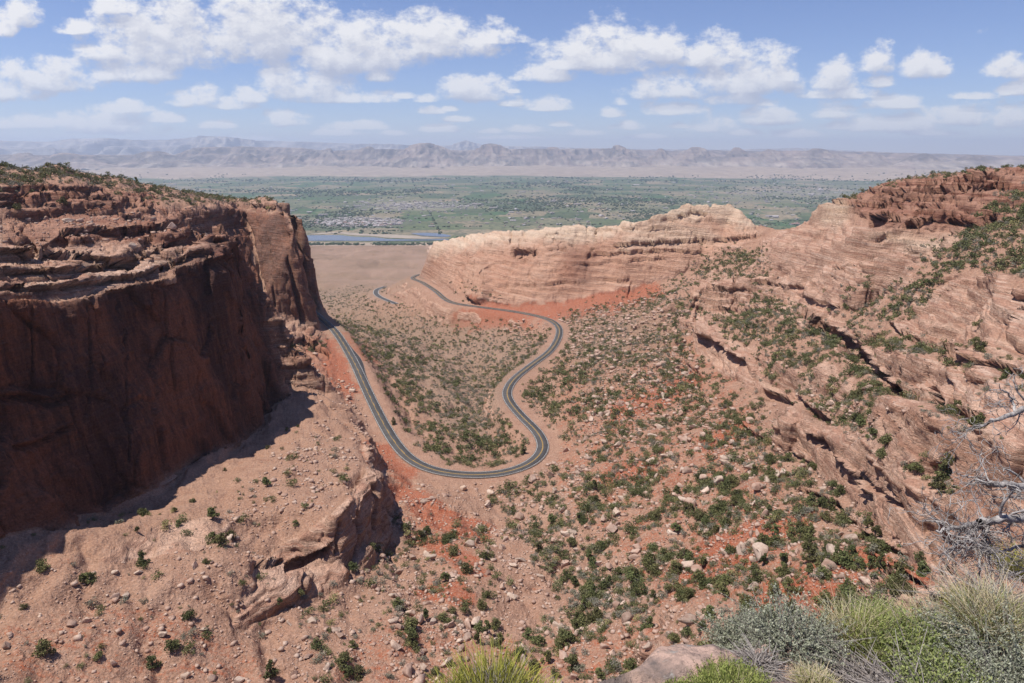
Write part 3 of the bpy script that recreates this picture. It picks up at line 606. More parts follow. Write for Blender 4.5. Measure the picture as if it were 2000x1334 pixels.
co, fa = strip_mesh(rc, inner, 2.95, 0.0); a, b = strip(rc, inner, 2.95, -1.2)
n = len(rc); co = np.vstack([co, a, b]); i = np.arange(n - 1)
fa = np.vstack([fa, np.stack([i + 2 * n, i + 1 + 2 * n, i + 1, i], 1), np.stack([i + n, i + n + 1, i + 3 * n + 1, i + 3 * n], 1)])
road = tag(mesh_obj('road', co, fa, M_ASPH), kind='structure')
road.data.materials.append(plain_mat('white_line_paint', (0.78, 0.78, 0.76))); 
WHITE = road.data.materials[1]; YEL = plain_mat('yellow_line_paint', (0.62, 0.36, 0.07))
GRAV = plain_mat('pale_shoulder_gravel', (0.25, 0.18, 0.14), 0.95, 0.3, 1.2)
sh = [strip_mesh(rc, 2.95, 3.25, -0.10), strip_mesh(rc, inner - 0.35, inner, -0.10)]
sh_co = np.vstack([sh[0][0], sh[1][0]]); sh_f = np.vstack([sh[0][1], sh[1][1] + 2 * n])
tag(mesh_obj('road_shoulder', sh_co, sh_f, GRAV), kind='structure')
parts = [strip_mesh(rc, 2.63, 2.73, 0.012), strip_mesh(rc, -2.73, -2.63, 0.012)]
co = np.vstack([q[0] for q in parts]); fa = np.vstack([parts[0][1], parts[1][1] + 2 * n]); tag(mesh_obj('white_edge_line', co, fa, WHITE), kind='structure')
m0 = strip_mesh(rc, 0.10, 0.22, 0.012); m1 = strip_mesh(rc, -0.22, -0.10, 0.012); dash = (np.arange(n - 1) % 8) < 3
fa = np.vstack([m0[1], m1[1][dash | (np.arange(n - 1) > 200)] + 2 * n]); tag(mesh_obj('yellow_centre_line', np.vstack([m0[0], m1[0]]), fa, YEL), kind='structure')
r2 = ROADD.copy(); r2[:, 2] += 0.3
c2, f2_ = strip_mesh(r2, -3.7, 3.7, 0.0); tag(mesh_obj('road', c2, f2_, M_ASPH), kind='structure')
q2 = [strip_mesh(r2, 3.2, 3.5, 0.012), strip_mesh(r2, -3.5, -3.2, 0.012)]; tag(mesh_obj('white_edge_line', np.vstack([q2[0][0], q2[1][0]]), np.vstack([q2[0][1], q2[1][1] + 2 * len(r2)]), WHITE), kind='structure')
log('road')

# ------------------------------------------------------------------ valley plain and far cliffs
def polar(r0, r1, nr, az0, az1, na, fn):
    r = np.exp(np.linspace(math.log(r0), math.log(r1), nr)); a = np.radians(np.linspace(az0, az1, na)); R, Az = np.meshgrid(r, a, indexing='ij')
    X = R * np.sin(Az); Y = R * np.cos(Az); return X, Y, fn(X, Y)
X, Y, Z = polar(3059, 15500, 260, -62, 66, 700, lambda X, Y: H(X, Y) + 18 * fbm2(X / 900, Y / 900, 4) * sstep(12500, 14500, Y))
pp, qq = project(X, Y, Z)
hill = sstep(466, 476, qq + 10 * fbm2(X / 400, Y / 400, 3)) * (1 - sstep(3150, 3250, Y))
edge_y = 12700 - 700 * sstep(-2000, 6000, X) + 400 * fbm2(X / 1500, Y / 1500, 3)
desert = np.maximum(sstep(0, 250, np.hypot(X, Y) - edge_y), hill)
town = np.exp(-(((pp - 690) / 95) ** 2 + ((qq - 434) / 11) ** 2) ** 2) + np.exp(-(((pp - 810) / 110) ** 2 + ((qq - 402) / 9) ** 2) ** 2) * .8 + 0.6 * np.exp(-(((pp - 1580) / 160) ** 2 + ((qq - 375) / 18) ** 2))
def plain_material():
    t = NT('valley_fields'); p = t.pos(); des, tow = t.attr('desert'), t.attr('town')
    rot = t.n('ShaderNodeMapping'); t.l(p, rot.inputs[0]); rot.inputs['Rotation'].default_value = (0, 0, 0.16); rot.inputs['Scale'].default_value = (1 / 330, 1 / 420, 0)
    vo = t.n('ShaderNodeTexVoronoi', distance='CHEBYCHEV'); t.l(rot.outputs[0], vo.inputs['Vector']); vo.inputs['Scale'].default_value = 1.0; vo.inputs['Randomness'].default_value = 0.75
    sc = t.n('ShaderNodeSeparateColor'); t.l(vo.outputs['Color'], sc.inputs[0])
    f = t.cr(sc.outputs[0], [(0.0, (0.075, 0.11, 0.06)), (0.22, (0.12, 0.15, 0.08)), (0.4, (0.17, 0.18, 0.11)), (0.55, (0.21, 0.20, 0.13)), (0.68, (0.30, 0.24, 0.17)), (0.8, (0.07, 0.13, 0.06)), (0.92, (0.25, 0.21, 0.15))])
    for n_ in t.t.nodes:
        if n_.type == 'VALTORGB': n_.color_ramp.interpolation = 'CONSTANT'
    n1 = t.noise(p, 0.006, 5); n2 = t.noise(t.scale(p, 1, 1, 0), 0.03, 4)
    f = t.mix(t.ramp(n1, 0.45, 0.62, 0, 0.7), f, (0.12, 0.13, 0.085)); f = t.mix(t.ramp(n2, 0.50, 0.60, 0, 0.75), f, (0.04, 0.06, 0.04)); f = t.mix(1.0, f, (1.02, 1.0, 0.94), 'MULTIPLY')
    f = t.mix(t.math('MULTIPLY', tow, t.ramp(n2, 0.35, 0.6)), f, (0.34, 0.29, 0.25))
    d = t.mix(t.ramp(n1, 0.35, 0.65), (0.30, 0.225, 0.165), (0.44, 0.34, 0.26)); d = t.mix(t.ramp(t.noise(p, 0.05, 4, .7), 0.5, 0.62, 0, .5), d, (0.17, 0.155, 0.11)); d = t.mix(t.ramp(t.noise(p, 0.0016, 5), 0.5, 0.7, 0, .6), d, (0.26, 0.20, 0.16))
    t.bsdf(t.mix(des, f, d), 1.0, spec=0.05); return t.m
tag(grid_mesh('valley_plain', np.stack([X, Y, Z], -1), dict(desert=desert, town=town), plain_material(), True), kind='structure')
def crest(pxs, pys, dist):
    a = []; h = []
    for u_, v_ in zip(pxs, pys):
        d = D(u_, v_); a.append(math.atan2(d[0], d[1])); h.append(d[2] / math.hypot(d[0], d[1]) * dist)
    return np.array(a), np.array(h)
def mountain(name, r0, rc_, r1, pts, col, foot, seed, nr=230, na=1500):
    ca, ch = crest([q[0] for q in pts], [q[1] for q in pts], rc_)
    r = np.linspace(r0, r1, nr); a = np.radians(np.linspace(-60, 60, na)); R, Az = np.meshgrid(r, a, indexing='ij'); X = R * np.sin(Az); Y = R * np.cos(Az)
    top = np.interp(a, ca, ch)[None, :] + 0 * R
    s1 = fbm2(X / 2300 + seed, Y / 5200 + 3, 2) ; sp = 1 - np.abs(fbm2(X / 1000 + seed * 2 + 7, Y / 3600, 4)) * 2.0
    t = (R - r0) / (rc_ - r0); wig = 0.42 * (sp - 0.4) + 0.5 * s1
    tt = np.clip(t + wig * np.clip(t * 3, 0, 1) * np.clip((1.0 - t) * 3.0, 0, 1), 0, 1)
    prof = 0.30 * sstep(0.1, 0.95, tt) + 0.35 * sstep(0.35, 0.72, tt) + 0.35 * sstep(0.78, 1.0, tt)
    back = sstep(1.02, 1.5, t) * 0.25
    Z = foot + (top - foot) * (prof - back) + 14 * fbm2(X / 160, Y / 420, 4) * np.clip(t * 3, 0, 1)
    if seed < 5:
        nz_ = 1 - np.abs(fbm2(X / 420 + 3, Y / 900, 4)) * 1.6
        for u_, v_, hw in [(830,279,125),(960,280,95),(1080,287,60),(1200,283,85),(1290,290,50),(1360,287,75),(1440,288,55),(1500,290,70),(1590,290,110),(640,290,75),(300,295,90),(130,298,80),(50,294,60),(720,286,70),(1700,296,60),(1800,299,60),(1900,302,60),(480,299,50),(560,300,40)]:
            dd = D(u_, v_); a0 = math.atan2(dd[0], dd[1]); rp = 16900 if v_ < 298 else 16000; hp = dd[2] / math.hypot(dd[0], dd[1]) * rp; wv = hw / 1333.0 * rp
            q = np.sqrt(((Az - a0) * R / wv) ** 2 + ((R - rp) / (wv * 1.25 + 500)) ** 2) + 0.22 * (0.55 - nz_) * 1.0
            cone = np.clip(1 - q, 0, 1); cone = np.where(cone > 0, 0.75 * cone + 0.25 * sstep(0.5, 0.95, cone), 0); Z = np.maximum(Z, foot + (hp - foot) * cone ** 0.92)
    Z = Z - 45 * (1 - sstep(0, 0.14, t))
    T = NT(name + '_rock'); p = T.pos(); sep = T.n('ShaderNodeSeparateXYZ'); T.l(p, sep.inputs[0])
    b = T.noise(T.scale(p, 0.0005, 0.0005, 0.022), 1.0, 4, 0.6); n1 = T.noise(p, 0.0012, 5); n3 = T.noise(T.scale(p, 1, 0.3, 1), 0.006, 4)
    c = T.mix(T.ramp(b, 0.38, 0.6), tuple(q * .68 for q in col), col); c = T.mix(T.ramp(n1, 0.42, 0.58, 0, 0.75), c, (0.10, 0.085, 0.08)); c = T.mix(T.ramp(n3, 0.5, 0.68, 0, 0.6), c, (0.44, 0.36, 0.29))  # the dark noise patches in the colour stand in for cloud shadows
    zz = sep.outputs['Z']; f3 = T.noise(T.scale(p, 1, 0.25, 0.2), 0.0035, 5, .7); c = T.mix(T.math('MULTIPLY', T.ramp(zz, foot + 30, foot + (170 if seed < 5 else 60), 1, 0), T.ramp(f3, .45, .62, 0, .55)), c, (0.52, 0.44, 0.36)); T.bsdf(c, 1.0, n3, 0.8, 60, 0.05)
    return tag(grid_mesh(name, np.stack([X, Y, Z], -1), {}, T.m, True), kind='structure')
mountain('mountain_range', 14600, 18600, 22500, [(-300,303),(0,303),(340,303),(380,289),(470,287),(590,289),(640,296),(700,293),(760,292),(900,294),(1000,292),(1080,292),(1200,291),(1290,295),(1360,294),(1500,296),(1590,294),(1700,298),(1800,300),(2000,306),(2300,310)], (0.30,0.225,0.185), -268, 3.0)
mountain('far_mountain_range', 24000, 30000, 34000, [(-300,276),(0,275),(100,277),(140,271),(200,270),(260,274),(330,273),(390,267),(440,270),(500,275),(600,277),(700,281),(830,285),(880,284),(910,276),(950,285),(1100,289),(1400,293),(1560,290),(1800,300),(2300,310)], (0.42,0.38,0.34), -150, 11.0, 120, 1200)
log('far land')
# river at the edge of the fields, with its sandbar
def water():
    t = NT('river_water'); p = t.pos(); b = t.bsdf((0.03, 0.055, 0.10), 0.18, t.noise(p, 0.15, 3), 0.15, 0.3, 0.5); return t.m
def plan_poly(name, pts, z, mat, kind='structure'):
    co = []
    for q in catmull([np.array([a_, b_, 0.]) for a_, b_ in pts + pts[:1]], 6)[:-1]:
        d = D(q[0], q[1]); k_ = z / d[2]; co.append((d[0] * k_, d[1] * k_, z))
    return tag(mesh_obj(name, co, [list(range(len(co)))], mat), kind=kind)
WAT = water()
plan_poly('river', [(560,460),(610,459.5),(660,459),(690,462),(730,463.5),(760,466.5),(820,468),(870,466.5),(870,468.5),(800,470),(720,470.5),(640,470),(560,470)], -398.2, WAT)
plan_poly('pond', [(802,456),(830,454.5),(858,456),(880,460),(870,462.5),(830,460.5),(812,458)], -398.2, WAT)
plan_poly('sandbar', [(600,457.2),(660,453),(720,457),(790,459),(840,463.5),(880,465),(820,466.2),(760,464.4),(720,460.5),(690,459.5),(660,455.8),(620,457.6)], -398.9, plain_mat('pale_sand', (0.34, 0.28, 0.22), 1, 0.15, 0.02))

# ------------------------------------------------------------------ foliage materials
def leaf_mat(name, a_, b_, use_tint=False, rough=0.75):
    t = NT(name); p = t.pos(); oi = t.n('ShaderNodeObjectInfo'); n1 = t.noise(p, 1.1, 2)
    c = t.mix(t.ramp(n1, 0.3, 0.7), a_, b_)
    if use_tint:
        tn = t.attr('tint'); c = t.cr(tn, [(0.0, (0.075, 0.088, 0.036)), (0.3, (0.13, 0.14, 0.058)), (0.5, (0.19, 0.19, 0.09)), (0.62, (0.19, 0.19, 0.14)), (0.8, (0.25, 0.235, 0.195)), (1.0, (0.27, 0.25, 0.11))])
        c = t.mix(1.0, c, t.mix(t.ramp(n1, 0.3, 0.7), (0.75, 0.75, 0.75), (1.3, 1.25, 1.15)), 'MULTIPLY')
    else:
        hs = t.n('ShaderNodeHueSaturation'); t.l(c, hs.inputs['Color']); t.l(t.ramp(oi.outputs['Random'], 0, 1, 0.455, 0.515), hs.inputs['Hue']); t.l(t.ramp(t.math('FRACT', t.math('MULTIPLY', oi.outputs['Random'], 7.3)), 0, 1, 0.7, 1.3), hs.inputs['Value']); c = hs.outputs[0]
    t.bsdf(c, rough, spec=0.15); return t.m
LEAF = leaf_mat('juniper_foliage', (0.085, 0.10, 0.036), (0.175, 0.18, 0.075))
SCRUB = leaf_mat('scrub_foliage', (0, 0, 0), (0, 0, 0), True)
BARK = plain_mat('grey_bark', (0.17, 0.13, 0.10), 0.95, 0.35, 6)
def leaf_cloud(rng, nl, size, lobes, squash=0.85):
    """leaf sprays spread through several uneven lobes"""
    c = np.array([l[:3] for l in lobes]); rr = np.array([l[3] for l in lobes]); w_ = rr ** 2 / (rr ** 2).sum(); k_ = rng.choice(len(lobes), nl, p=w_)
    d = rng.normal(size=(nl, 3)); d /= np.linalg.norm(d, axis=1)[:, None]; rad = rr[k_] * rng.uniform(0.55, 1.08, nl)
    ctr = c[k_] + d * rad[:, None] * np.array([1, 1, squash]); ctr[:, 2] = np.abs(ctr[:, 2])
    u = rng.normal(size=(nl, 3)) + d * 0.6; u /= np.linalg.norm(u, axis=1)[:, None]; v = np.cross(u, rng.normal(size=(nl, 3))); v /= np.linalg.norm(v, axis=1)[:, None]
    s = size * rng.uniform(0.6, 1.4, nl)[:, None]
    q = np.stack([ctr - u * s, ctr + v * s * 0.55, ctr + u * s, ctr - v * s * 0.55], 1).reshape(-1, 3)
    return q, np.arange(nl * 4).reshape(-1, 4)
def tube(path, rad, sides=5):
    path = np.array(path, float); n = len(path); t = np.gradient(path, axis=0); t /= np.linalg.norm(t, axis=1)[:, None] + 1e-9
    up = np.array([0.31, 0.2, 0.93]); s1 = np.cross(t, up); s1 /= np.linalg.norm(s1, axis=1)[:, None] + 1e-9; s2 = np.cross(t, s1); co = []
    for k_ in range(sides):
        an = 2 * math.pi * k_ / sides; co.append(path + (s1 * math.cos(an) + s2 * math.sin(an)) * np.asarray(rad)[:, None])
    co = np.stack(co, 1).reshape(-1, 3); f = []
    for i_ in range(n - 1):
        for k_ in range(sides): f.append((i_ * sides + k_, i_ * sides + (k_ + 1) % sides, (i_ + 1) * sides + (k_ + 1) % sides, (i_ + 1) * sides + k_))
    return co, np.array(f)
def join(ps):
    co = []; f = []; o_ = 0
    for c_, g_ in ps: co.append(c_); f.append(np.asarray(g_) + o_); o_ += len(c_)
    return np.vstack(co), np.vstack(f)
# tree kinds: unit height about 1, scaled when planted
tree_kinds = []
for v_ in range(8):
    rg = np.random.RandomState(100 + v_); lob = []; tall = [0.95, 0.8, 0.7, 1.0, 0.62, 0.85, 0.75, 0.55][v_]; wid = [0.42, 0.5, 0.6, 0.36, 0.68, 0.46, 0.55, 0.7][v_]
    nlb = 11
    for k_ in range(nlb):
        hz = rg.uniform(0.14, tall); fr = 1 - 0.75 * (hz / tall) ** 1.6; an = rg.uniform(0, 6.28); ra = wid * 0.62 * fr * math.sqrt(rg.uniform(0.1, 1))
        lob.append((ra * math.cos(an), ra * math.sin(an), hz * 0.88, wid * rg.uniform(0.24, 0.42) * (0.6 + 0.4 * fr)))
    c_, f_ = leaf_cloud(rg, 900, 0.042, lob); crown = mesh_obj('crown', c_, f_, LEAF, link=False)
    tp = [tube([(0, 0, -0.12), (0.02, 0.01, 0.15), (0.0, 0.03, 0.4), (0.03, 0, 0.62)], [0.055, 0.045, 0.028, 0.01])]
    for l in lob[:7]: tp.append(tube([(0, 0, 0.1), (l[0] * .5, l[1] * .5, l[2] * .55 + .04), (l[0], l[1], l[2])], [0.026, 0.018, 0.006], 4))
    c_, f_ = join(tp); trunk = mesh_obj('trunk', c_, f_, BARK, link=False); tree_kinds.append((crown, trunk, tall, wid))
def plant_tree(p_, h, v_, rz, label, group, name='juniper_tree', cat='juniper'):
    r_ = empty(name, p_, rz, h); r_.scale = (h * random.uniform(.9, 1.15), h * random.uniform(.9, 1.15), h)
    for nm, me in (('crown', tree_kinds[v_][0]), ('trunk', tree_kinds[v_][1])):
        c_ = bpy.data.objects.new(nm, me); SC.collection.objects.link(c_); c_.parent = r_
    tag(r_, label, cat, group); return r_
# ------------------------------------------------------------------ where things grow
random.seed(5); rg = np.random.RandomState(55)
M_DENS = poly_mask([
    [0.7,(960,960),(1100,920),(1300,760),(1360,700),(1480,780),(1560,880),(1720,1040),(1860,1180),(1500,1334),(1000,1334),(1080,1150),(1000,1040)],
    [1.9,(925,650),(950,650),(975,720),(972,850),(1010,895),(960,905),(925,860),(890,790),(905,720)], [1.3,(1380,620),(1560,620),(1700,760),(1900,860),(2100,900),(2100,1060),(1850,1000),(1640,850),(1480,720)], [1.2,(1500,900),(1640,960),(1860,1180),(1700,1260),(1500,1100)],
    [1.0,(1080,960),(1250,930),(1450,900),(1480,1050),(1300,1230),(1100,1250),(1060,1100),(1030,1000)],
    [1.0,(1100,620),(1330,560),(1345,680),(1360,760),(1180,880),(1060,830),(1010,770),(1100,700)],
    [1.0,(640,590),(760,590),(900,640),(1060,650),(1080,680),(990,740),(980,800),(1020,860),(1030,890),(930,910),(840,890),(760,760),(690,670)],
    [1.3,(1000,660),(1080,640),(1070,690),(990,740),(960,860),(900,860),(930,740)],
    [1.4,(1480,560),(1620,640),(1760,760),(1900,860),(2100,900),(2100,1040),(1850,960),(1640,830),(1500,720),(1420,640)],
    [1.8,(1620,600),(1700,540),(1830,540),(1830,580),(1760,620),(1640,620)],
    [1.6,(1700,760),(1880,800),(1960,880),(1900,940),(1700,880),(1600,760)],
    [2.2,(1830,480),(1900,440),(1960,380),(2100,340),(2100,560),(1960,530),(1850,530),(1780,500)],
    [1.6,(1330,500),(1500,490),(1510,540),(1380,540)], [0.9,(1280,560),(1340,540),(1380,580),(1340,640),(1250,640)],
    [0.35,(700,1000),(960,1040),(1000,1334),(600,1334),(560,1220),(700,1110)], [0.3,(860,560),(960,540),(990,590),(900,585)],
    [0.5,(560,690),(640,650),(640,690)], [0.16,(0,1334),(0,1140),(300,1180),(560,1230),(600,1334)],
    [2.0,(1640,380),(1760,345),(2000,312),(2100,300),(2100,200),(1600,300)], [1.6,(0,366),(120,350),(240,362),(330,388),(580,396),(560,330),(0,250),(-200,250),(-200,330)],
    [0.6,(1560,640),(1700,640),(2000,700),(2000,800),(1860,740),(1740,700)], [0.35,(640,590),(560,560),(700,540),(760,560)],
    [0.08,(-200,1334),(-200,1000),(380,1000),(640,820),(700,1000),(500,1300)], [0.6,(1000,1250),(1450,1200),(1400,1334),(1000,1334)]], 5)
NS = 1100000
sy = np.exp(rg.uniform(math.log(30), math.log(1400), NS)); sx = rg.uniform(-1.0, 1.0, NS) * sy
jj_, ii_ = ground_at(sx, sy); sp_ = P[jj_, ii_]; qx, qy = project(sp_[:, 0], sp_[:, 1], sp_[:, 2])
dn = samp(M_DENS, qx, qy); clump = sstep(-0.5, 0.6, fbm2(sx / 16, sy / 16, 3)) * 1.1 + 0.15
lam = 0.62 * dn ** 1.2 * clump * np.where(sy > 700, 0.5, 1.0)
acc = rg.uniform(size=NS) < lam * 2 * math.log(1400 / 30) * sy ** 2 / NS
nz = N2[jj_, ii_, 2]; acc &= (nz > 0.5) & (rg.uniform(size=NS) < 1 - 0.35 * slick[jj_, ii_] * (1 - kay[jj_, ii_])); acc &= nearroad[jj_, ii_] > 8.0
acc &= (qx > -150) & (qx < 2150) & (qy < 1450)
sel = np.where(acc)[0]; log('shrubs %d' % len(sel))
# thin so that no two stand in each other
hsh = {}; keepi = []
big_ = rg.uniform(size=len(sel))
for q, s_ in enumerate(sel):
    p_ = sp_[s_]; rad = 1.05 if p_[1] < 500 else 1.8; key = (int(p_[0] // rad), int(p_[1] // rad))
    if key in hsh: continue
    hsh[key] = 1; keepi.append(s_)
sel = np.array(keepi); log('shrubs kept %d' % len(sel))
dd_ = np.linalg.norm(sp_[sel], axis=1); grey = fbm2(sp_[sel, 0] / 60 + 9, sp_[sel, 1] / 60, 2)
size = 0.9 + 3.5 * rg.uniform(size=len(sel)) ** 2.6
isgrey = (rg.uniform(size=len(sel)) < 0.45 + 0.25 * grey + 0.3 * samp(M_GREEN, qx[sel], qy[sel])); size[isgrey] *= 0.62

# every tree that shows large is a tree of its own
ZONES = [('on the mesa top above the shaded cliff', [(-200,250),(330,250),(600,330),(600,410),(-200,410)]),
 ('on the rim ledges of the shaded left cliff', [(-200,410),(480,400),(500,560),(-200,560)]),
 ('on the bare slope below the shaded cliff', [(-200,1000),(640,700),(760,1000),(600,1180),(-200,1180)]),
 ('on the stony slope in the lower left', [(-200,1180),(600,1180),(900,1150),(900,1400),(-200,1400)]),
 ('in the basin inside the road loop', [(640,560),(1090,560),(1080,690),(1000,760),(1060,900),(850,930),(700,720)]),
 ('on the slope under the far pale ridge', [(1090,480),(1360,480),(1340,700),(1200,800),(1040,780),(1090,640)]),
 ('in the gully below the road bend', [(850,930),(1150,930),(1250,1400),(900,1400),(850,1100)]),
 ('on the red soil slope right of the gully', [(1060,760),(1350,690),(1560,880),(1860,1180),(1860,1400),(1200,1400),(1100,950)]),
 ('on the right mesa top and its slope', [(1600,200),(2200,200),(2200,560),(1840,540),(1640,420)]),
 ('on the slickrock terraces under the right mesa', [(1360,440),(1640,400),(1840,540),(2200,560),(2200,720),(1760,720),(1500,600)]),
 ('on the bench between the two rock ledges at right', [(1360,600),(1640,600),(1900,760),(2200,760),(2200,1150),(1850,1150),(1500,700)])]
def zone(u_, v_):
    for z_, P_ in ZONES:
        ins_ = False
        for q in range(len(P_)):
            (xa, ya), (xb, yb) = P_[q], P_[(q + 1) % len(P_)]
            if (ya > v_) != (yb > v_) and u_ < (xb - xa) * (v_ - ya) / (yb - ya) + xa: ins_ = not ins_
        if ins_: return z_
    return 'among the scrub of the canyon'
# trees that stand alone and can be pointed at: px, py of the foot, height m, kind, words
SOLO = [(282,1103,4.4,0,'tall dark juniper alone on the bare slope near the shadow edge'),(452,1052,3.9,2,'round dense juniper alone in the middle of the bare left slope'),
 (165,1138,3.8,5,'loose pale green juniper at the foot of the shadow in the lower left'),(405,1100,2.5,4,'low round juniper right of the tall dark juniper'),
 (578,1028,2.6,1,'small dark juniper on the gravel left of the big rock fin'),(376,982,2.4,4,'flat round juniper just below the shadow edge on the left slope'),
 (350,1030,2.6,1,'lowest juniper of the little column beside the shadow'),(342,1002,2.2,5,'middle juniper of the little column beside the shadow'),
 (268,1040,2.4,5,'sparse juniper touching the shadow edge on the left slope'),(440,920,1.8,1,'tiny juniper at the shadow edge above the flat round juniper'),
 (523,880,2.6,4,'juniper on the shadow edge below the corner of the dark cliff'),(560,842,2.3,1,'upper left of two junipers by the shadow under the cliff corner'),
 (582,836,2.0,5,'upper right of two junipers by the shadow under the cliff corner'),(686,1115,4.2,2,'large round juniper tucked at the foot of the rock fins'),
 (577,1165,2.9,4,'juniper in front of the lowest rock fin'),(541,1180,2.4,5,'loose juniper left of the one before the lowest rock fin'),
 (690,1265,2.9,1,'bushy juniper on the lower left scree near the frame bottom'),(196,1290,2.6,2,'dark round juniper alone on the scree at the lower left'),
 (48,1190,2.2,4,'low grey green juniper near the left frame edge'),(770,830,4.6,0,'tall slim juniper beside the left arm of the road'),
 (1022,889,6.0,0,'tall dark juniper inside the road bend'),(1160,960,5.5,3,'tall dark juniper just outside the lower road bend'),
 (853,1320,3.3,2,'round juniper at the bottom left of the yellow bush'),(1380,1290,6.0,1,'bright green juniper behind the foreground sagebrush'),
 (118,405,6.5,2,'big green juniper at the foot of the dark ledges on the mesa'),(35,410,4.5,4,'small green juniper at the far left under the dark ledges'),
 (368,400,4.6,4,'bright round juniper on the mesa rim notch'),(265,358,5.5,3,'dark juniper on the skyline at the end of the mesa ledges'),
 (1915,640,4.5,4,'lone round juniper on the slickrock at the right'),(1860,800,6.0,0,'large dark juniper under the big right overhang')]
random.seed(11)
for u_, v_, h, k_, lb in SOLO:
    p_, _ = pick(u_, v_, 0.1); plant_tree(p_, h, k_, random.uniform(0, 6.28), lb, None)
show = size / dd_ * (qx[sel] > -20) * (qx[sel] < 2020) * (~isgrey); order = np.argsort(-show)
TREES = set(order[:268].tolist())
for q in order[:268]:
    p_ = sp_[sel[q]]; u_, v_ = qx[sel[q]], qy[sel[q]]; h = float(size[q]) * 1.18; z_ = zone(u_, v_); sw = 'small' if h < 2.6 else ('middle sized' if h < 3.4 else 'large')
    plant_tree(p_ - np.array([0, 0, .1]), h, random.randrange(8), random.uniform(0, 6.28), '%s green juniper among many %s' % (sw, z_), '%s junipers %s' % (sw, z_))
log('trees')
def bake(sel_idx, pts, sizes, variants, tints=None, nrm=None, squash=None, seed=3):
    rg_ = np.random.RandomState(seed); cos = []; fas = []; ts = []; off = 0
    vk = rg_.randint(len(variants), size=len(sel_idx))
    for k_, (c_, f_) in enumerate(variants):
        ix = np.asarray(sel_idx)[vk == k_]; n_ = len(ix)
        if n_ == 0: continue
        an = rg_.uniform(0, 6.283, n_); ca, sa = np.cos(an), np.sin(an); s_ = sizes[ix]
        x_ = c_[None, :, 0] * ca[:, None] - c_[None, :, 1] * sa[:, None]; y_ = c_[None, :, 0] * sa[:, None] + c_[None, :, 1] * ca[:, None]; z_ = c_[None, :, 2] + 0 * x_
        co = np.stack([x_, y_, z_], -1) * s_[:, None, None] + pts[ix][:, None, :]
        cos.append(co.reshape(-1, 3)); fas.append((f_[None] + (np.arange(n_) * len(c_))[:, None, None]).reshape(-1, f_.shape[1]) + off); off += n_ * len(c_)
        if tints is not None: ts.append(np.repeat(tints[ix], len(c_)))
    return np.vstack(cos), np.vstack(fas), (np.concatenate(ts) if tints is not None else None)
def shrub_variants(nl, sz, n_=5, seed=40):
    o_ = []
    for v_ in range(n_):
        r_ = np.random.RandomState(seed + v_); lob = [(r_.uniform(-.3, .3), r_.uniform(-.3, .3), r_.uniform(.1, .5), r_.uniform(.16, .32)) for _ in range(6)]
        o_.append(leaf_cloud(r_, nl, sz, lob, 0.8))
    return o_
rest = np.array([q for q in range(len(sel)) if q not in TREES]); pts = sp_[sel]
tint = np.where(isgrey, rg.uniform(0.58, 0.85, len(sel)), rg.uniform(0.05, 0.55, len(sel))); tint = np.where(rg.uniform(size=len(sel)) < 0.04, 1.0, tint)
nearm = dd_[rest] < 330; midm = (dd_[rest] >= 330) & (dd_[rest] < 620); farm = dd_[rest] >= 620
bk = []
for m_, nl, sz in ((nearm, 260, 0.055), (midm, 110, 0.085), (farm, 45, 0.13)):
    if m_.sum(): bk.append(bake(rest[m_], pts, size * 1.15, shrub_variants(nl, sz), tint))
co, fa = join([(b_[0], b_[1]) for b_ in bk]); tn = np.concatenate([b_[2] for b_ in bk])
tag(mesh_obj('desert_scrub', co, fa, SCRUB, attrs=dict(tint=tn)), 'scrub of juniper, sage and blackbrush too many to count over the canyon slopes', 'scrub', kind='stuff'); log('scrub faces %d' % len(fa))

# ------------------------------------------------------------------ stones and boulders
def rock_shape(r_, cuts=13, flat=0.85):
    import bmesh
    bm = bmesh.new(); bmesh.ops.create_icosphere(bm, subdivisions=3, radius=1.0)
    pl = [(np.array(n_) / np.linalg.norm(n_), r_.uniform(0.36, 0.60)) for n_ in r_.normal(size=(cuts, 3))]
    co = np.array([v.co[:] for v in bm.verts])
    for n_, d_ in pl:
        e_ = co @ n_ - d_; co = co - np.clip(e_, 0, None)[:, None] * n_
    co *= 1.3; co += 0.012 * r_.normal(size=co.shape); co *= np.array([1.0, r_.uniform(.6, .95), flat * r_.uniform(.6, 1)]); f_ = np.array([[v.index for v in f.verts] for f in bm.faces]); bm.free(); return co, f_
def small_rock(r_):
    co = np.array([(sx_, sy_, sz_) for sx_ in (-1, 1) for sy_ in (-1, 1) for sz_ in (-1, 1)], float) * 0.62 + r_.normal(size=(8, 3)) * 0.17
    f_ = np.array([(0, 1, 3, 2), (4, 6, 7, 5), (0, 4, 5, 1), (2, 3, 7, 6), (0, 2, 6, 4), (1, 5, 7, 3)])
    top = co.mean(0) + np.array([r_.uniform(-.3, .3), r_.uniform(-.3, .3), 1.0]); return co * np.array([1, .8, .6]), f_
def stone_mat(name, a_, b_):
    t = NT(name); p = t.pos(); oi = t.n('ShaderNodeObjectInfo'); n1 = t.noise(p, 0.35, 4); n2 = t.noise(p, 4, 4, .7)
    c = t.mix(t.ramp(n1, 0.35, 0.65), a_, b_); c = t.mix(t.ramp(n2, 0.45, 0.7, 0, .35), c, (0.32, 0.21, 0.16))
    c = t.mix(t.ramp(t.noise(p, 0.9, 3, .8), .45, .65, 0, .6), c, (0.30, 0.19, 0.14)); hs = t.n('ShaderNodeHueSaturation'); t.l(c, hs.inputs['Color']); t.l(t.ramp(oi.outputs['Random'], 0, 1, 0.8, 1.2), hs.inputs['Value']); t.bsdf(hs.outputs[0], 0.95, n2, 0.5, 0.15, 0.1); return t.m
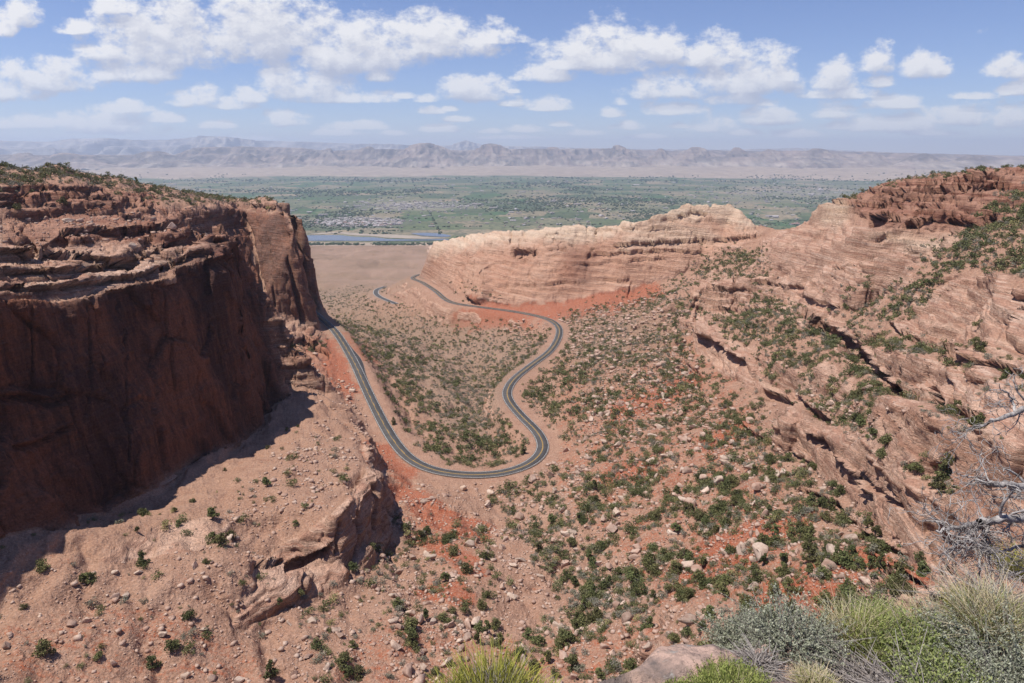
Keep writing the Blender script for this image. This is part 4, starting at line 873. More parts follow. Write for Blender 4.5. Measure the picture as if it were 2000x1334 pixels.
STONE = stone_mat('loose_sandstone', (0.36, 0.22, 0.165), (0.52, 0.39, 0.31)); PALE = stone_mat('pale_sandstone', (0.50, 0.37, 0.285), (0.60, 0.475, 0.38))
M_STONE = poly_mask([[0.7,(0,1400),(0,1120),(300,1120),(640,820),(700,900),(640,1000),(500,1110),(560,1200),(760,1100),(1000,1240),(1000,1400)], [0.5,(960,960),(1300,760),(1500,800),(1860,1180),(1700,1400),(1000,1400)],
    [0.4,(560,690),(700,760),(780,900),(700,900),(640,760)], [0.5,(1100,620),(1340,560),(1360,760),(1150,860)], [0.5,(1480,680),(1900,860),(2100,1000),(1900,1000),(1600,820)], [0.3,(860,570),(1200,580),(1300,640),(1000,640)], [0.3,(0,420),(440,410),(400,470),(0,470)], [0.35,(740,950),(960,960),(1000,1100),(860,1150),(760,1100)]], 8)
NS = 1400000
sy = np.exp(rg.uniform(math.log(40), math.log(620), NS)); sx = rg.uniform(-0.95, 0.95, NS) * sy; jj_, ii_ = ground_at(sx, sy); st = P[jj_, ii_]; ux, uy = project(st[:, 0], st[:, 1], st[:, 2])
cl = sstep(-0.3, 0.7, fbm2(sx / 11 + 30, sy / 11, 3))
lam = 1.35 * samp(M_STONE, ux, uy) * (0.25 + cl) * np.clip(190 / sy, 0.25, 1.2) * (1 - 0.8 * slick[jj_, ii_])
acc = (rg.uniform(size=NS) < lam * 2 * .95 * math.log(620 / 40) * sy ** 2 / NS) & (nearroad[jj_, ii_] > 6.5) & (N2[jj_, ii_, 2] > 0.45)
si = np.where(acc)[0]; ssz = 0.28 + 0.36 * rg.pareto(2.7, len(si)); ssz = np.clip(ssz * (0.5 + sy[si] / 380), 0.2, 2.4); ssz = np.where((ux[si] < 760) & (uy[si] > 780), np.clip((ssz - 0.2) * 0.9 + 0.1, 0.14, 1.25), ssz); st[si, 2] += ssz * 0.22
sd = np.linalg.norm(st[si], axis=1); sh_ = ssz / sd * (ux[si] > 0) * (ux[si] < 2000) * (uy[si] < 1334); od = np.argsort(-sh_)
BIG = [(1487,1085,3.2,'huge squared pale boulder on the red soil slope at right'),(1467,1152,1.9,'smooth pale boulder below the huge squared boulder'),(1310,1045,2.3,'pale round boulder upslope left of the red soil'),
 (1178,1140,1.7,'bright block in the scrub of the gully centre'),(1144,1115,1.3,'white slab upper left of the bright gully block'),(398,1232,1.3,'flat topped boulder alone on the lower left scree'),
 (612,1215,1.7,'tall grey slab below the lowest rock fin'),(952,992,1.6,'pale block on the mound below the road bend'),(870,1195,1.6,'pale boulder under the small red patch'),(1125,1075,1.8,'pale slab beside the track of the gully'),
 (972,1255,1.5,'cracked pale block low in the gully'),(1215,975,2.2,'broken pale slab cluster on the slope right of the gully'),(1300,895,2.4,'boulder at the top of the right scrub slope'),(655,1235,1.4,'flat pale rock on the lower scree centre left'),
 (1590,815,2.6,'upright pale block perched on the rock band'),(1180,1085,1.5,'pale block in scrub above the bright gully block'),(915,1215,1.3,'pale boulder right of the red patch, lower left of the gully')]
rock_meshes = []
for v_ in range(12):
    c_, f_ = rock_shape(np.random.RandomState(300 + v_)); rock_meshes.append((mesh_obj('boulder', c_, f_, STONE if v_ % 2 else PALE, link=False)))
random.seed(21)
for q, (u_, v_, r_, lb) in enumerate(BIG):
    p_, _ = pick(u_, v_, -r_ * .2); o = bpy.data.objects.new('boulder', rock_meshes[(q * 2) % 12]); SC.collection.objects.link(o); o.location = p_; o.rotation_euler = (random.uniform(-.3, .3), random.uniform(-.3, .3), random.uniform(0, 6)); o.scale = (r_ * .85, r_ * .85, r_ * .8); tag(o, lb, 'boulder')
TS = set(od[:270].tolist())
for q in od[:270]:
    p_ = st[si[q]]; u_, v_ = ux[si[q]], uy[si[q]]; r_ = float(ssz[q]); z_ = zone(u_, v_); sw = 'small' if r_ < 0.9 else ('middle sized' if r_ < 1.5 else 'large')
    o = bpy.data.objects.new('boulder', rock_meshes[random.randrange(12)]); SC.collection.objects.link(o); o.location = (p_[0], p_[1], p_[2] + r_ * .15); o.rotation_euler = (random.uniform(-.4, .4), random.uniform(-.4, .4), random.uniform(0, 6)); o.scale = (r_, r_ * random.uniform(.6, 1), r_)
    tag(o, '%s sandstone boulder among many %s' % (sw, z_), 'boulder', '%s boulders %s' % (sw, z_))
rs = np.array([q for q in range(len(si)) if q not in TS]); vr = [small_rock(np.random.RandomState(500 + v_)) for v_ in range(9)]
co, fa, _t = bake(rs, st[si], ssz, vr); tag(mesh_obj('scree', co, fa, STONE), 'loose sandstone rubble and stones too many to count on the slopes', 'rubble', kind='stuff'); log('stones %d' % len(rs))

# ------------------------------------------------------------------ valley trees and houses
rg = np.random.RandomState(77); NS = 95000
sy = 1 / rg.uniform(1 / 12400, 1 / 3090, NS); sx = rg.uniform(-0.82, 0.85, NS) * sy
m = sstep(0.05, 0.75, fbm2(sx / 1300 + 5, sy / 1700, 3) + 0.5 * fbm2(sx / 260, sy / 300, 3)); gr = np.minimum(np.abs(((sx * .987 + sy * .16) / 410) % 1 - .5), np.abs(((sy * .987 - sx * .16) / 520) % 1 - .5)) < 0.02
acc = (rg.uniform(size=NS) < (m * 0.62 + gr * 0.4)) | ((sy < 3150 + 30 * fbm2(sx / 200, sy / 200)) & (rg.uniform(size=NS) < 0.75))
acc &= ~((sy > 3165) & (sy < 3530) & (sx / sy > -.34) & (sx / sy < -0.085))
tx, ty = sx[acc], sy[acc]; tp_ = np.stack([tx, ty, H(tx, ty) - 1], 1); tsz = rg.uniform(4.5, 11, len(tx)) * np.clip(ty / 6500, .75, 1.6)
def blob(r_):
    c_, f_ = small_rock(r_); c_ = c_ * np.array([1.3, 1.2, 1.15]); c_[:, 2] += 0.5; return c_, f_
co, fa, _t = bake(np.arange(len(tx)), tp_, tsz, [blob(np.random.RandomState(700 + v_)) for v_ in range(6)])
tag(mesh_obj('valley_woods', co, fa, plain_mat('cottonwood_foliage', (0.045, 0.075, 0.035), 0.9, 0.4, 0.02)), 'groves and tree lines between the fields of the far valley', 'trees', kind='stuff'); log('valley trees %d' % len(tx))
WALLM = [plain_mat('house_white', (0.38, 0.34, 0.31), .8, .1), plain_mat('house_tan', (0.36, 0.28, 0.23), .8, .1), plain_mat('house_grey', (0.30, 0.29, 0.29), .8, .1)]
ROOFM = [plain_mat('roof_brown', (0.26, 0.16, 0.13), .8, .2), plain_mat('roof_grey', (0.24, 0.215, 0.20), .8, .2), plain_mat('roof_white', (0.42, 0.38, 0.36), .6, .05)]
def house_mesh(v_):
    a_, b_, h_ = [(9, 6, 3.2), (11, 7, 3.4), (8, 7, 5.5), (18, 9, 5), (12, 8, 3.5), (30, 14, 6)][v_]; o_ = 0.6; r_ = h_ + b_ * .35
    co = [(-a_, -b_, -1), (a_, -b_, -1), (a_, b_, -1), (-a_, b_, -1), (-a_, -b_, h_), (a_, -b_, h_), (a_, b_, h_), (-a_, b_, h_), (-a_, 0, r_), (a_, 0, r_),
          (-a_ - o_, -b_ - o_, h_ - .2), (a_ + o_, -b_ - o_, h_ - .2), (a_ + o_, 0, r_ + .25), (-a_ - o_, 0, r_ + .25), (a_ + o_, b_ + o_, h_ - .2), (-a_ - o_, b_ + o_, h_ - .2)]
    f_ = [(0, 1, 5, 4), (1, 2, 6, 5), (2, 3, 7, 6), (3, 0, 4, 7), (4, 8, 7), (5, 6, 9), (10, 11, 12, 13), (13, 12, 14, 15)]
    return co, f_
hm = []
for v_ in range(6):
    c_, f_ = house_mesh(v_); me = mesh_obj('house', c_, f_, [WALLM[v_ % 3], ROOFM[(v_ + v_ // 3) % 3]], link=False)
    for q in (6, 7): me.polygons[q].material_index = 1
    hm.append(me)
hs = []
for _ in range(420): hs.append((rg.uniform(615, 790), 434 + rg.uniform(-9, 9), 0))
for _ in range(260): hs.append((rg.normal(810, 70), 402 + rg.normal(0, 5), 1))
for _ in range(240): hs.append((rg.normal(1560, 130), 378 + rg.normal(0, 12), 1))
for _ in range(650): hs.append((rg.uniform(300, 1700), rg.uniform(352, 445), 2))
keepz = []
for u_, v_, w_ in hs:
    if w_ == 0 and (((u_ - 700) / 92) ** 2 + ((v_ - 434) / 9.5) ** 2 > 1): continue
    d = D(u_, v_); k_ = -400 / d[2]; x_, y_ = d[0] * k_, d[1] * k_
    if 3450 < y_ < 12200: keepz.append((x_, y_, w_, u_))
keepz.sort(key=lambda q: q[1]); bmv = []; bmf = []
VZ = {0: 'in the dense estate beside the river', 1: 'in the town on the green plain', 2: 'scattered among the far fields'}
for q, (x_, y_, w_, u_) in enumerate(keepz):
    z_ = float(H(np.array([x_]), np.array([y_]))[0]); v_ = rg.choice([0, 1, 2, 4]) if w_ == 0 else rg.choice([0, 1, 2, 3, 4, 5], p=[.25, .25, .15, .15, .15, .05]); a_ = 0.16 + math.pi / 2 * rg.randint(2) + rg.normal() * .1
    if q < 290:
        o = bpy.data.objects.new('house', hm[v_]); SC.collection.objects.link(o); o.location = (x_, y_, z_); o.rotation_euler = (0, 0, a_)
        cw = ['white', 'tan', 'grey', 'long white', 'tan', 'big grey'][v_]; tag(o, '%s house %s' % (cw, VZ[w_]), 'house', '%s houses %s' % (cw, VZ[w_]))
    else:
        c_, f_ = house_mesh(v_); c_ = np.array(c_); s_ = np.clip(y_ / 7000, 1, 1.5); ca, sa = math.cos(a_), math.sin(a_)
        o_ = len(bmv); bmv += [((p_[0] * ca - p_[1] * sa) * s_ + x_, (p_[0] * sa + p_[1] * ca) * s_ + y_, p_[2] * s_ + z_) for p_ in c_]; bmf += [tuple(i_ + o_ for i_ in g_) for g_ in f_]
o = mesh_obj('far_houses', bmv, bmf, [WALLM[0], ROOFM[1], ROOFM[2]]); mi = np.zeros(len(bmf), np.int32); r6 = rg.randint(0, 3, len(bmf) // 8 + 1)
for q in range(len(bmf)): mi[q] = 0 if q % 8 < 6 else (1 if r6[q // 8] < 2 else 2)
o.data.polygons.foreach_set('material_index', mi); tag(o, 'farmhouses and town roofs dotted over the most distant fields', 'houses', kind='stuff'); log('houses %d' % len(keepz))


# ------------------------------------------------------------------ the rim the camera stands on
def FP(px, py, y_):
    d = D(px, py); return d * (y_ / d[1])
def FG(x, y):
    e = 2.42 + 0.22 * np.maximum(x, 0) + 0.45 * np.minimum(x, 0) + 0.22 * noise2(x * 1.7, x * 0 + 3) ; z = -1.70 - 0.2 * y + 0.09 * fbm2(x * 1.5, y * 1.5, 5) + 0.05 * (worley2(x * 2.3, y * 2.3)[2] - 0.5) * 2
    lower = -3.45 - 0.10 * np.abs(x - 2.5) - 0.16 * (y - 3) + 0.12 * fbm2(x * 1.1 + 5, y * 1.1, 3) - 0.5 * sstep(1.6, 0.6, x)
    z = z + (lower - z) * sstep(0, 0.35, y - e)
    e2 = 3.9 + 0.4 * noise2(x * 0.8 + 9, x * 0) + 0.9 * sstep(3.2, 4.2, x) - 0.3 * sstep(1.6, 0.4, x)
    r = np.hypot(x, y); far = np.maximum(np.maximum(y - e2, 0), np.maximum(np.abs(x - 1.5) - 7, 0))
    return z - 5.5 * far ** 0.9 - 0.3 * fbm2(x, y, 3) * sstep(0.1, 1, far)
gx = np.r_[np.linspace(-14, -2.6, 40, endpoint=False), np.linspace(-2.6, 7.5, 300), np.linspace(7.6, 18, 40)]; gy = np.r_[np.linspace(-3, 0.8, 30, endpoint=False), np.linspace(0.8, 6.5, 220), np.linspace(6.6, 19, 60)]
X, Y = np.meshgrid(gx, gy); Z = FG(X, Y)
def rim_material():
    t = NT('rim_rock'); p = t.pos(); n1 = t.noise(p, 2.2, 5, .65); n2 = t.noise(p, 18, 4, .7); n3 = t.noise(p, 60, 3, .7)
    c = t.mix(t.ramp(n1, 0.47, 0.58), (0.50, 0.34, 0.27), (0.17, 0.135, 0.12)); c = t.mix(t.ramp(n2, 0.5, 0.65, 0, .6), c, (0.22, 0.16, 0.13)); c = t.mix(t.ramp(t.noise(p, 9, 4, .7), 0.6, 0.68, 0, .7), c, (0.36, 0.34, 0.31))
    h = t.math('ADD', t.math('MULTIPLY', n1, 1.0), t.math('ADD', t.math('MULTIPLY', n2, .4), t.math('MULTIPLY', n3, .15))); t.bsdf(c, 0.95, h, 0.8, 0.12, 0.1); return t.m
o = grid_mesh('rim_ledge', np.stack([X, Y, Z], -1), {}, rim_material()); o['kind'] = 'structure'
def stem_mat(name, a_, b_, rough=0.7):
    t = NT(name); tn = t.attr('tint'); c = t.mix(tn, a_, b_); t.bsdf(c, rough, spec=0.2); return t.m
def blades(r_, n_, centre, rad, ln, width, lean=0.5, curl=0.3, segs=5, up=1.0, lvar=0.35):
    an = r_.uniform(0, 6.283, n_); q = np.sqrt(r_.uniform(0, 1, n_)); b = np.stack([np.cos(an) * q * rad, np.sin(an) * q * rad, 0 * q], 1)
    dr = np.stack([np.cos(an) * q * lean, np.sin(an) * q * lean, up + 0 * q], 1) + r_.normal(size=(n_, 3)) * 0.16; dr /= np.linalg.norm(dr, axis=1)[:, None]
    l_ = ln * (1 - lvar + lvar * 1.6 * r_.uniform(size=n_)) * (1 - 0.25 * q); cv = r_.normal(size=(n_, 3)) * curl; cv[:, 2] = -np.abs(cv[:, 2]) * .6
    t_ = np.linspace(0, 1, segs); pth = b[:, None] + dr[:, None] * (l_[:, None] * t_)[..., None] + cv[:, None] * (l_[:, None] * t_ ** 2)[..., None]
    sd = np.cross(dr, r_.normal(size=(n_, 3))); sd /= np.linalg.norm(sd, axis=1)[:, None]; w_ = width * (1 - 0.75 * t_) * 0.5
    a_ = pth + sd[:, None] * w_[None, :, None]; c_ = pth - sd[:, None] * w_[None, :, None]
    co = np.stack([a_, c_], 2).reshape(n_, segs * 2, 3) + np.asarray(centre); k_ = np.arange(segs - 1) * 2; f = np.stack([k_, k_ + 1, k_ + 3, k_ + 2], 1)
    fa = (f[None] + (np.arange(n_) * segs * 2)[:, None, None]).reshape(-1, 4); return co.reshape(-1, 3), fa, np.repeat(r_.uniform(0, 1, n_), segs * 2), pth + np.asarray(centre)
def leaflets(r_, pth, per, size, t0=0.3, asp=0.4):
    n_, sg = pth.shape[:2]; k_ = r_.randint(n_, size=n_ * per); t_ = r_.uniform(t0, 1, n_ * per) * (sg - 1.001); i_ = t_.astype(int); f_ = (t_ - i_)[:, None]
    c_ = pth[k_, i_] * (1 - f_) + pth[k_, i_ + 1] * f_; c_ = c_ + r_.normal(size=c_.shape) * size * .6
    u = r_.normal(size=c_.shape); u[:, 2] = np.abs(u[:, 2]) + .4; u /= np.linalg.norm(u, axis=1)[:, None]; v = np.cross(u, r_.normal(size=c_.shape)); v /= np.linalg.norm(v, axis=1)[:, None]
    s_ = size * r_.uniform(.6, 1.4, len(c_))[:, None]; co = np.stack([c_ - u * s_, c_ + v * s_ * asp, c_ + u * s_, c_ - v * s_ * asp], 1).reshape(-1, 3)
    return co, np.arange(len(c_) * 4).reshape(-1, 4), np.repeat(r_.uniform(0, 1, len(c_)), 4)
YG = stem_mat('yellow_green_stems', (0.25, 0.26, 0.04), (0.46, 0.42, 0.10)); GG = stem_mat('bright_green_stems', (0.17, 0.22, 0.045), (0.36, 0.37, 0.12)); SG = stem_mat('sage_leaves', (0.22, 0.24, 0.155), (0.42, 0.42, 0.31))
TW_ = stem_mat('dry_twigs', (0.18, 0.15, 0.13), (0.36, 0.32, 0.29)); DG = stem_mat('dry_grass', (0.42, 0.34, 0.20), (0.64, 0.54, 0.36)); GL = stem_mat('green_leaves', (0.17, 0.22, 0.06), (0.32, 0.34, 0.13))
def shrub(name, px, py, y_, hgt, rad, kind, label, cat, seed, grp=None, dens=1.0):
    """px, py: where its foot is seen; y_: metres out from the camera"""
    r_ = np.random.RandomState(seed); hgt *= {'sage': .86, 'green': .84, 'rabbitbrush': .82, 'ephedra': .82}.get(kind, 1.0); b = FP(px, py, y_)
    for yy_ in np.arange(1.2, 7, 0.02):
        c_ = FP(px, py, yy_)
        if c_[2] <= FG(np.array([c_[0]]), np.array([c_[1]]))[0] + 0.01: b = c_; k_ = yy_ / y_; hgt *= k_; rad *= k_; break
    root = empty(name, tuple(b)); tag(root, label, cat, grp); z0 = (0, 0, 0)
    def add(nm, d_, m_): mesh_obj(nm, d_[0], d_[1], m_, root, dict(tint=d_[2]))
    if kind == 'ephedra':
        d_ = blades(r_, int(900 * dens), z0, rad * .75, hgt, 0.0050, 0.75, 0.14, 4, lvar=.65); add('stems', d_, YG); d2 = blades(r_, int(400 * dens), z0, rad * .5, hgt * .8, .004, .8, .2, 4); add('dry_stems', d2, TW_)
    if kind == 'rabbitbrush':
        d_ = blades(r_, int(1300 * dens), z0, rad * .6, hgt, 0.0040, 0.7, 0.15, 5); add('stems', d_, GG); l_ = leaflets(r_, d_[3], 7, .009, .3, .2); add('leaves', l_, GG)
        t_ = blades(r_, int(160 * dens), z0, rad * .6, hgt * 1.1, .003, .7, .15, 5); add('dry_stems', t_, DG)
    if kind == 'sage':
        d_ = blades(r_, int(650 * dens), z0, rad * .5, hgt, 0.0036, 1.1, 0.3, 6, lvar=.6); add('twigs', d_, TW_); l_ = leaflets(r_, d_[3], 22, .0062, .35, .4); add('leaves', l_, SG)
        w_ = blades(r_, 30, z0, rad * .3, hgt * .6, .016, 1.4, .4, 6); add('woody_stems', w_, TW_)
    if kind == 'green':
        d_ = blades(r_, int(700 * dens), z0, rad * .6, hgt, 0.0036, 0.9, 0.3, 6); add('twigs', d_, TW_); l_ = leaflets(r_, d_[3], 20, .0068, .3, .42); add('leaves', l_, GL)
    if kind == 'grass':
        d_ = blades(r_, int(900 * dens), z0, rad * .6, hgt, 0.0034, 0.8, 0.35, 7); add('blades', d_, DG); d2 = blades(r_, int(600 * dens), z0, rad * .6, hgt * .8, .0034, .8, .3, 7); add('green_blades', d2, GG)
    if kind == 'dead':
        d_ = blades(r_, int(520 * dens), z0, rad * .7, hgt, 0.0062, 1.3, 0.9, 9, 0.6); add('twigs', d_, TW_); w_ = blades(r_, 40, z0, rad * .5, hgt * .9, .013, 1.5, .7, 9, .5); add('woody_stems', w_, TW_)
    return root
SH = [('ephedra_bush',962,1372,3.9,0.360,0.340,'ephedra','yellow green broom like bush at the bottom edge, left of centre','bush'),
 ('ephedra_bush',1040,1400,3.7,0.270,0.240,'ephedra','lower yellow green bush joined to the right side of the larger one','bush'),
 ('ephedra_bush',885,1385,3.8,0.220,0.200,'ephedra','smallest sparse tuft left of the yellow green bush at the bottom edge','bush'),
 ('rabbitbrush',1430,1372,2.35,0.148,0.221,'rabbitbrush','bright green rabbitbrush in front of the dark ledge at the bottom','bush'),
 ('rabbitbrush',1345,1385,2.3,0.096,0.145,'rabbitbrush','low green tuft at the left end of the bottom ledge','bush'),
 ('sagebrush',1545,1262,3.1,0.266,0.289,'sage','rounded grey green sagebrush on the rim, left of the grasses','sagebrush'),
 ('sagebrush',1455,1262,3.0,0.192,0.221,'sage','thin grey sagebrush leaning over the rim beside the rounded one','sagebrush'),
 ('grass_clump',1672,1262,3.2,0.266,0.187,'grass','pale dry grass clump right of the rounded sagebrush','grass'),
 ('rabbitbrush',1735,1285,3.0,0.266,0.255,'rabbitbrush','tall bright green bush among dry grass on the rim','bush'),
 ('green_shrub',1800,1290,2.9,0.222,0.255,'green','leafy green shrub in the middle of the rim thicket','shrub'),
 ('grass_clump',1830,1262,3.2,0.311,0.204,'grass','upright straw coloured grass behind the leafy shrub','grass'),
 ('sagebrush',1905,1275,2.9,0.281,0.289,'sage','silver sagebrush near the right edge of the frame','sagebrush'),
 ('sagebrush',1990,1310,2.6,0.311,0.289,'sage','silver sagebrush cut by the right edge of the frame','sagebrush'),
 ('grass_clump',1940,1235,3.3,0.340,0.221,'grass','tall dry grass under the dead branches at right','grass'),
 ('green_shrub',1860,1372,2.3,0.178,0.238,'green','low green shrub at the bottom right before the silver sagebrush','shrub'),
 ('sagebrush',1965,1390,2.2,0.222,0.238,'sage','low silver sagebrush in the bottom right corner','sagebrush'),
 ('dead_shrub',1700,1345,2.25,0.148,0.255,'dead','grey tangle of dead twigs lying at the bottom of the rim','dead shrub'),
 ('dead_shrub',1790,1372,2.15,0.133,0.238,'dead','dead twig tangle right of the first, at the bottom edge','dead shrub'),
 ('dead_shrub',1615,1290,2.55,0.089,0.170,'dead','small dead twig heap under the rounded sagebrush','dead shrub'),
 ('ephedra_bush',1895,1205,4.9,0.252,0.204,'ephedra','yellow bush behind the thicket under the dead branches','bush'),
 ('ephedra_bush',1995,1120,5.6,0.296,0.255,'ephedra','yellow green bush at the right edge behind the dead branches','bush'),
 ('green_shrub',1720,1215,4.3,0.207,0.204,'green','dark green shrub behind the grass clump','shrub'),
 ('dead_shrub',1960,1185,4.4,0.252,0.289,'dead','fine grey twig mass below the dead branches at right','dead shrub'),
 ('grass_clump',1590,1345,2.2,0.074,0.119,'grass','short dry tuft on the dark rim rock','grass'),
 ('dead_shrub',1480,1300,2.5,0.059,0.119,'dead','little dead twigs on the rim rock left of the sagebrush heap','dead shrub')]
for q, a_ in enumerate(SH): shrub(a_[0], a_[1], a_[2], a_[3], a_[4], a_[5], a_[6], a_[7], a_[8], 900 + q)
# ------------------------------------------------------------------ weathered dead juniper reaching in from the right
def dead_wood():
    t = NT('weathered_wood'); p = t.pos(); n = t.noise(t.scale(p, 1, 1, 1), 14, 5, .7); c = t.mix(t.ramp(n, .38, .62), (0.14, 0.12, 0.11), (0.50, 0.46, 0.43)); t.bsdf(c, .85, n, .6, .02, .2); return t.m
DW = dead_wood(); rr_ = np.random.RandomState(4242)
root = empty('dead_juniper', (4.9, 4.6, -3.6)); tag(root, 'bleached grey dead juniper reaching its bare branches in from the right edge', 'dead tree')
def grow(path, r0, r1, lvl, out_, n_ch, lmul=1.0):
    path = np.array(path); out_.append(tube(path, np.linspace(r0, r1, len(path)), 6 if lvl == 0 else 4))
    if lvl >= 3: return
    L_ = np.linalg.norm(path[-1] - path[0])
    for _ in range(n_ch):
        k_ = rr_.uniform(0.15, 0.98) * (len(path) - 1.01); i_ = int(k_); b = path[i_] * (1 - k_ + i_) + path[i_ + 1] * (k_ - i_); d = path[min(i_ + 1, len(path) - 1)] - path[i_]; d /= np.linalg.norm(d)
        d = d + rr_.normal(size=3) * 0.75 + np.array([-.15, 0, -.12]); d /= np.linalg.norm(d); ln = lmul * rr_.uniform(0.14, 0.42) * (0.62 ** lvl) ; n_ = 7; p_ = [b]
        for _k in range(n_): d = d + rr_.normal(size=3) * 0.33; d /= np.linalg.norm(d); p_.append(p_[-1] + d * ln / n_)
        rad = (r0 + (r1 - r0) * k_ / len(path)) * rr_.uniform(.3, .5); rad = max(rad, .0026); grow(p_, rad, max(rad * .3, .0012), lvl + 1, out_, [0, 4, 2, 0][lvl + 1], lmul)
LIMBS = [([(2140,770),(2040,785),(1985,805),(1945,822),(1915,832),(1892,838)], 5.0, .028, .006, 9), ([(1985,805),(1975,780),(1962,765),(1950,752)], 5.0, .012, .003, 3),
 ([(2150,930),(2050,950),(1990,948),(1955,944),(1930,943)], 4.7, .034, .022, 9), ([(1935,945),(1905,936),(1880,928),(1862,922)], 4.7, .009, .002, 4),
 ([(2160,990),(2060,1002),(2000,1010),(1950,1016),(1912,1018),(1880,1030),(1850,1036),(1822,1034)], 4.4, .040, .008, 20), ([(1915,1018),(1900,1035),(1885,1052),(1860,1068),(1838,1088)], 4.35, .022, .004, 12),
 ([(1915,1020),(1925,1048),(1918,1085),(1912,1120),(1918,1150)], 4.3, .016, .004, 12), ([(2140,1050),(2040,1062),(1985,1070),(1950,1078),(1925,1062)], 4.4, .018, .004, 12), ([(2150,1090),(2050,1110),(1990,1118),(1950,1130)], 4.3, .016, .003, 14)]
inv = np.array([4.9, 4.6, -3.6])
for pt_, dep, r0, r1, nc in LIMBS:
    pth = [FP(u_, v_, dep + .12 * math.sin(q * 1.7)) for q, (u_, v_) in enumerate(pt_)]; pth = catmull(pth, 4) + rr_.normal(size=(len(pth) * 4 - 3, 3)) * 0.008 - inv
    ps = []; grow(pth, r0, r1, 0, ps, nc); co, fa = None, None; c6 = [q for q in ps]; co = np.vstack([q[0] for q in c6]); off = np.cumsum([0] + [len(q[0]) for q in c6[:-1]]); fa = np.vstack([q[1] + o_ for q, o_ in zip(c6, off)])
    mesh_obj('branch', co, fa, DW, root, smooth=True)
ps = [tube(np.array([(0.3, 0, -1.6), (0.1, 0, -0.6), (0.0, 0, 0.3), (-.1, .1, 1.2), (-.05, .1, 2.2)]), [.16, .13, .11, .08, .03], 9)]
for a_, b_ in (((0, 0, .5), FP(2160, 990, 4.4) - inv), ((0, 0, .8), FP(2150, 930, 4.7) - inv), ((-.05, .1, 1.3), FP(2140, 770, 5.0) - inv), ((0, 0, .1), FP(2150, 1090, 4.3) - inv), ((0, 0, .3), FP(2140, 1050, 4.4) - inv)):
    a_, b_ = np.array(a_), np.array(b_); ps.append(tube(np.array([a_, a_ * .5 + b_ * .5 + np.array([0, 0, .05]), b_]), [.06, .05, .035], 7))
co, fa = join(ps); mesh_obj('trunk', co, fa, DW, root, smooth=True)
log('foreground')


# ------------------------------------------------------------------ sky: blue daylight with fair weather cumulus
wd = bpy.data.worlds.new('World'); SC.world = wd; wd.use_nodes = True
nt = wd.node_tree; bg = nt.nodes['Background']; sk = nt.nodes.new('ShaderNodeTexSky'); sk.sky_type = 'NISHITA'; sk.sun_disc = False
sk.sun_elevation = SUN_EL; sk.sun_rotation = az; sk.altitude = 1500; sk.air_density = 1.0; sk.dust_density = 0.0; sk.ozone_density = 2.5
CLOUDS = [(330,100,170,125),(500,85,150,120),(230,20,60,30),(700,118,150,90),(850,95,150,65),(965,80,60,28),(270,148,110,40),(210,105,60,45),(150,60,50,25),(90,165,120,50),(20,185,90,40),(600,182,110,55),(660,196,120,22),(385,200,50,34),(450,208,55,20),(490,195,38,26),
 (1150,122,110,60),(1200,120,110,75),(1280,110,90,50),(1400,118,90,50),(1070,152,70,28),(1100,130,60,30),(1420,172,75,58),(1300,182,80,42),(1480,165,90,70),(1540,155,30,18),(1630,165,48,46),(1712,133,40,50),(1800,142,50,40),(930,186,78,42),(900,170,50,25),
 (1440,198,62,24),(1310,219,68,22),(1500,233,55,36),(1390,251,48,28),(1630,222,50,32),(1740,206,55,26),(1650,188,90,20),(1870,236,75,36),(1970,145,45,40),(1990,178,50,30),(1990,240,60,44),(1720,165,40,22),
 (740,152,30,26),(830,196,24,14),(842,219,28,12),(555,240,48,26),(1070,211,58,20),(1000,205,30,12),(1200,224,26,17),(1212,203,18,13),(790,190,25,10),(640,120,40,40),(50,40,40,40),(10,60,30,40),(200,250,120,40),(700,250,60,14),(860,255,40,12),(1030,255,50,12),(1230,250,40,14),(1560,265,60,12),(1750,250,120,30),(1450,262,40,10),(960,258,30,9),(660,262,60,10),(560,228,45,14),(240,215,60,22),(420,248,40,12),(900,235,30,10),(1000,180,20,8),(1330,248,30,10),(1090,245,25,9),(1640,250,40,14),(1820,262,60,14),(1900,190,50,12),(320,235,50,16),(770,262,30,8),(1260,268,40,8),(1000,270,60,7),(470,272,70,8),(1500,205,30,14),(880,215,22,9),(1140,262,40,9),(60,245,100,20)]
gp = bpy.data.node_groups.new('cloud_density', 'ShaderNodeTree'); gp.interface.new_socket('P', in_out='INPUT', socket_type='NodeSocketVector'); gp.interface.new_socket('D', in_out='OUTPUT', socket_type='NodeSocketFloat')
gi = gp.nodes.new('NodeGroupInput'); go = gp.nodes.new('NodeGroupOutput')
def gm(op, a_, b_=0.0, c_=None, clamp=False):
    o = gp.nodes.new('ShaderNodeMath'); o.operation = op; o.use_clamp = clamp
    for s_, v_ in ((o.inputs[0], a_), (o.inputs[1], b_)) + (((o.inputs[2], c_),) if c_ is not None else ()):
        if hasattr(v_, 'links'): gp.links.new(v_, s_)
        else: s_.default_value = v_
    return o.outputs[0]
sx_ = gp.nodes.new('ShaderNodeSeparateXYZ'); gp.links.new(gi.outputs[0], sx_.inputs[0]); ga, ge = sx_.outputs[0], sx_.outputs[1]
acc_ = None
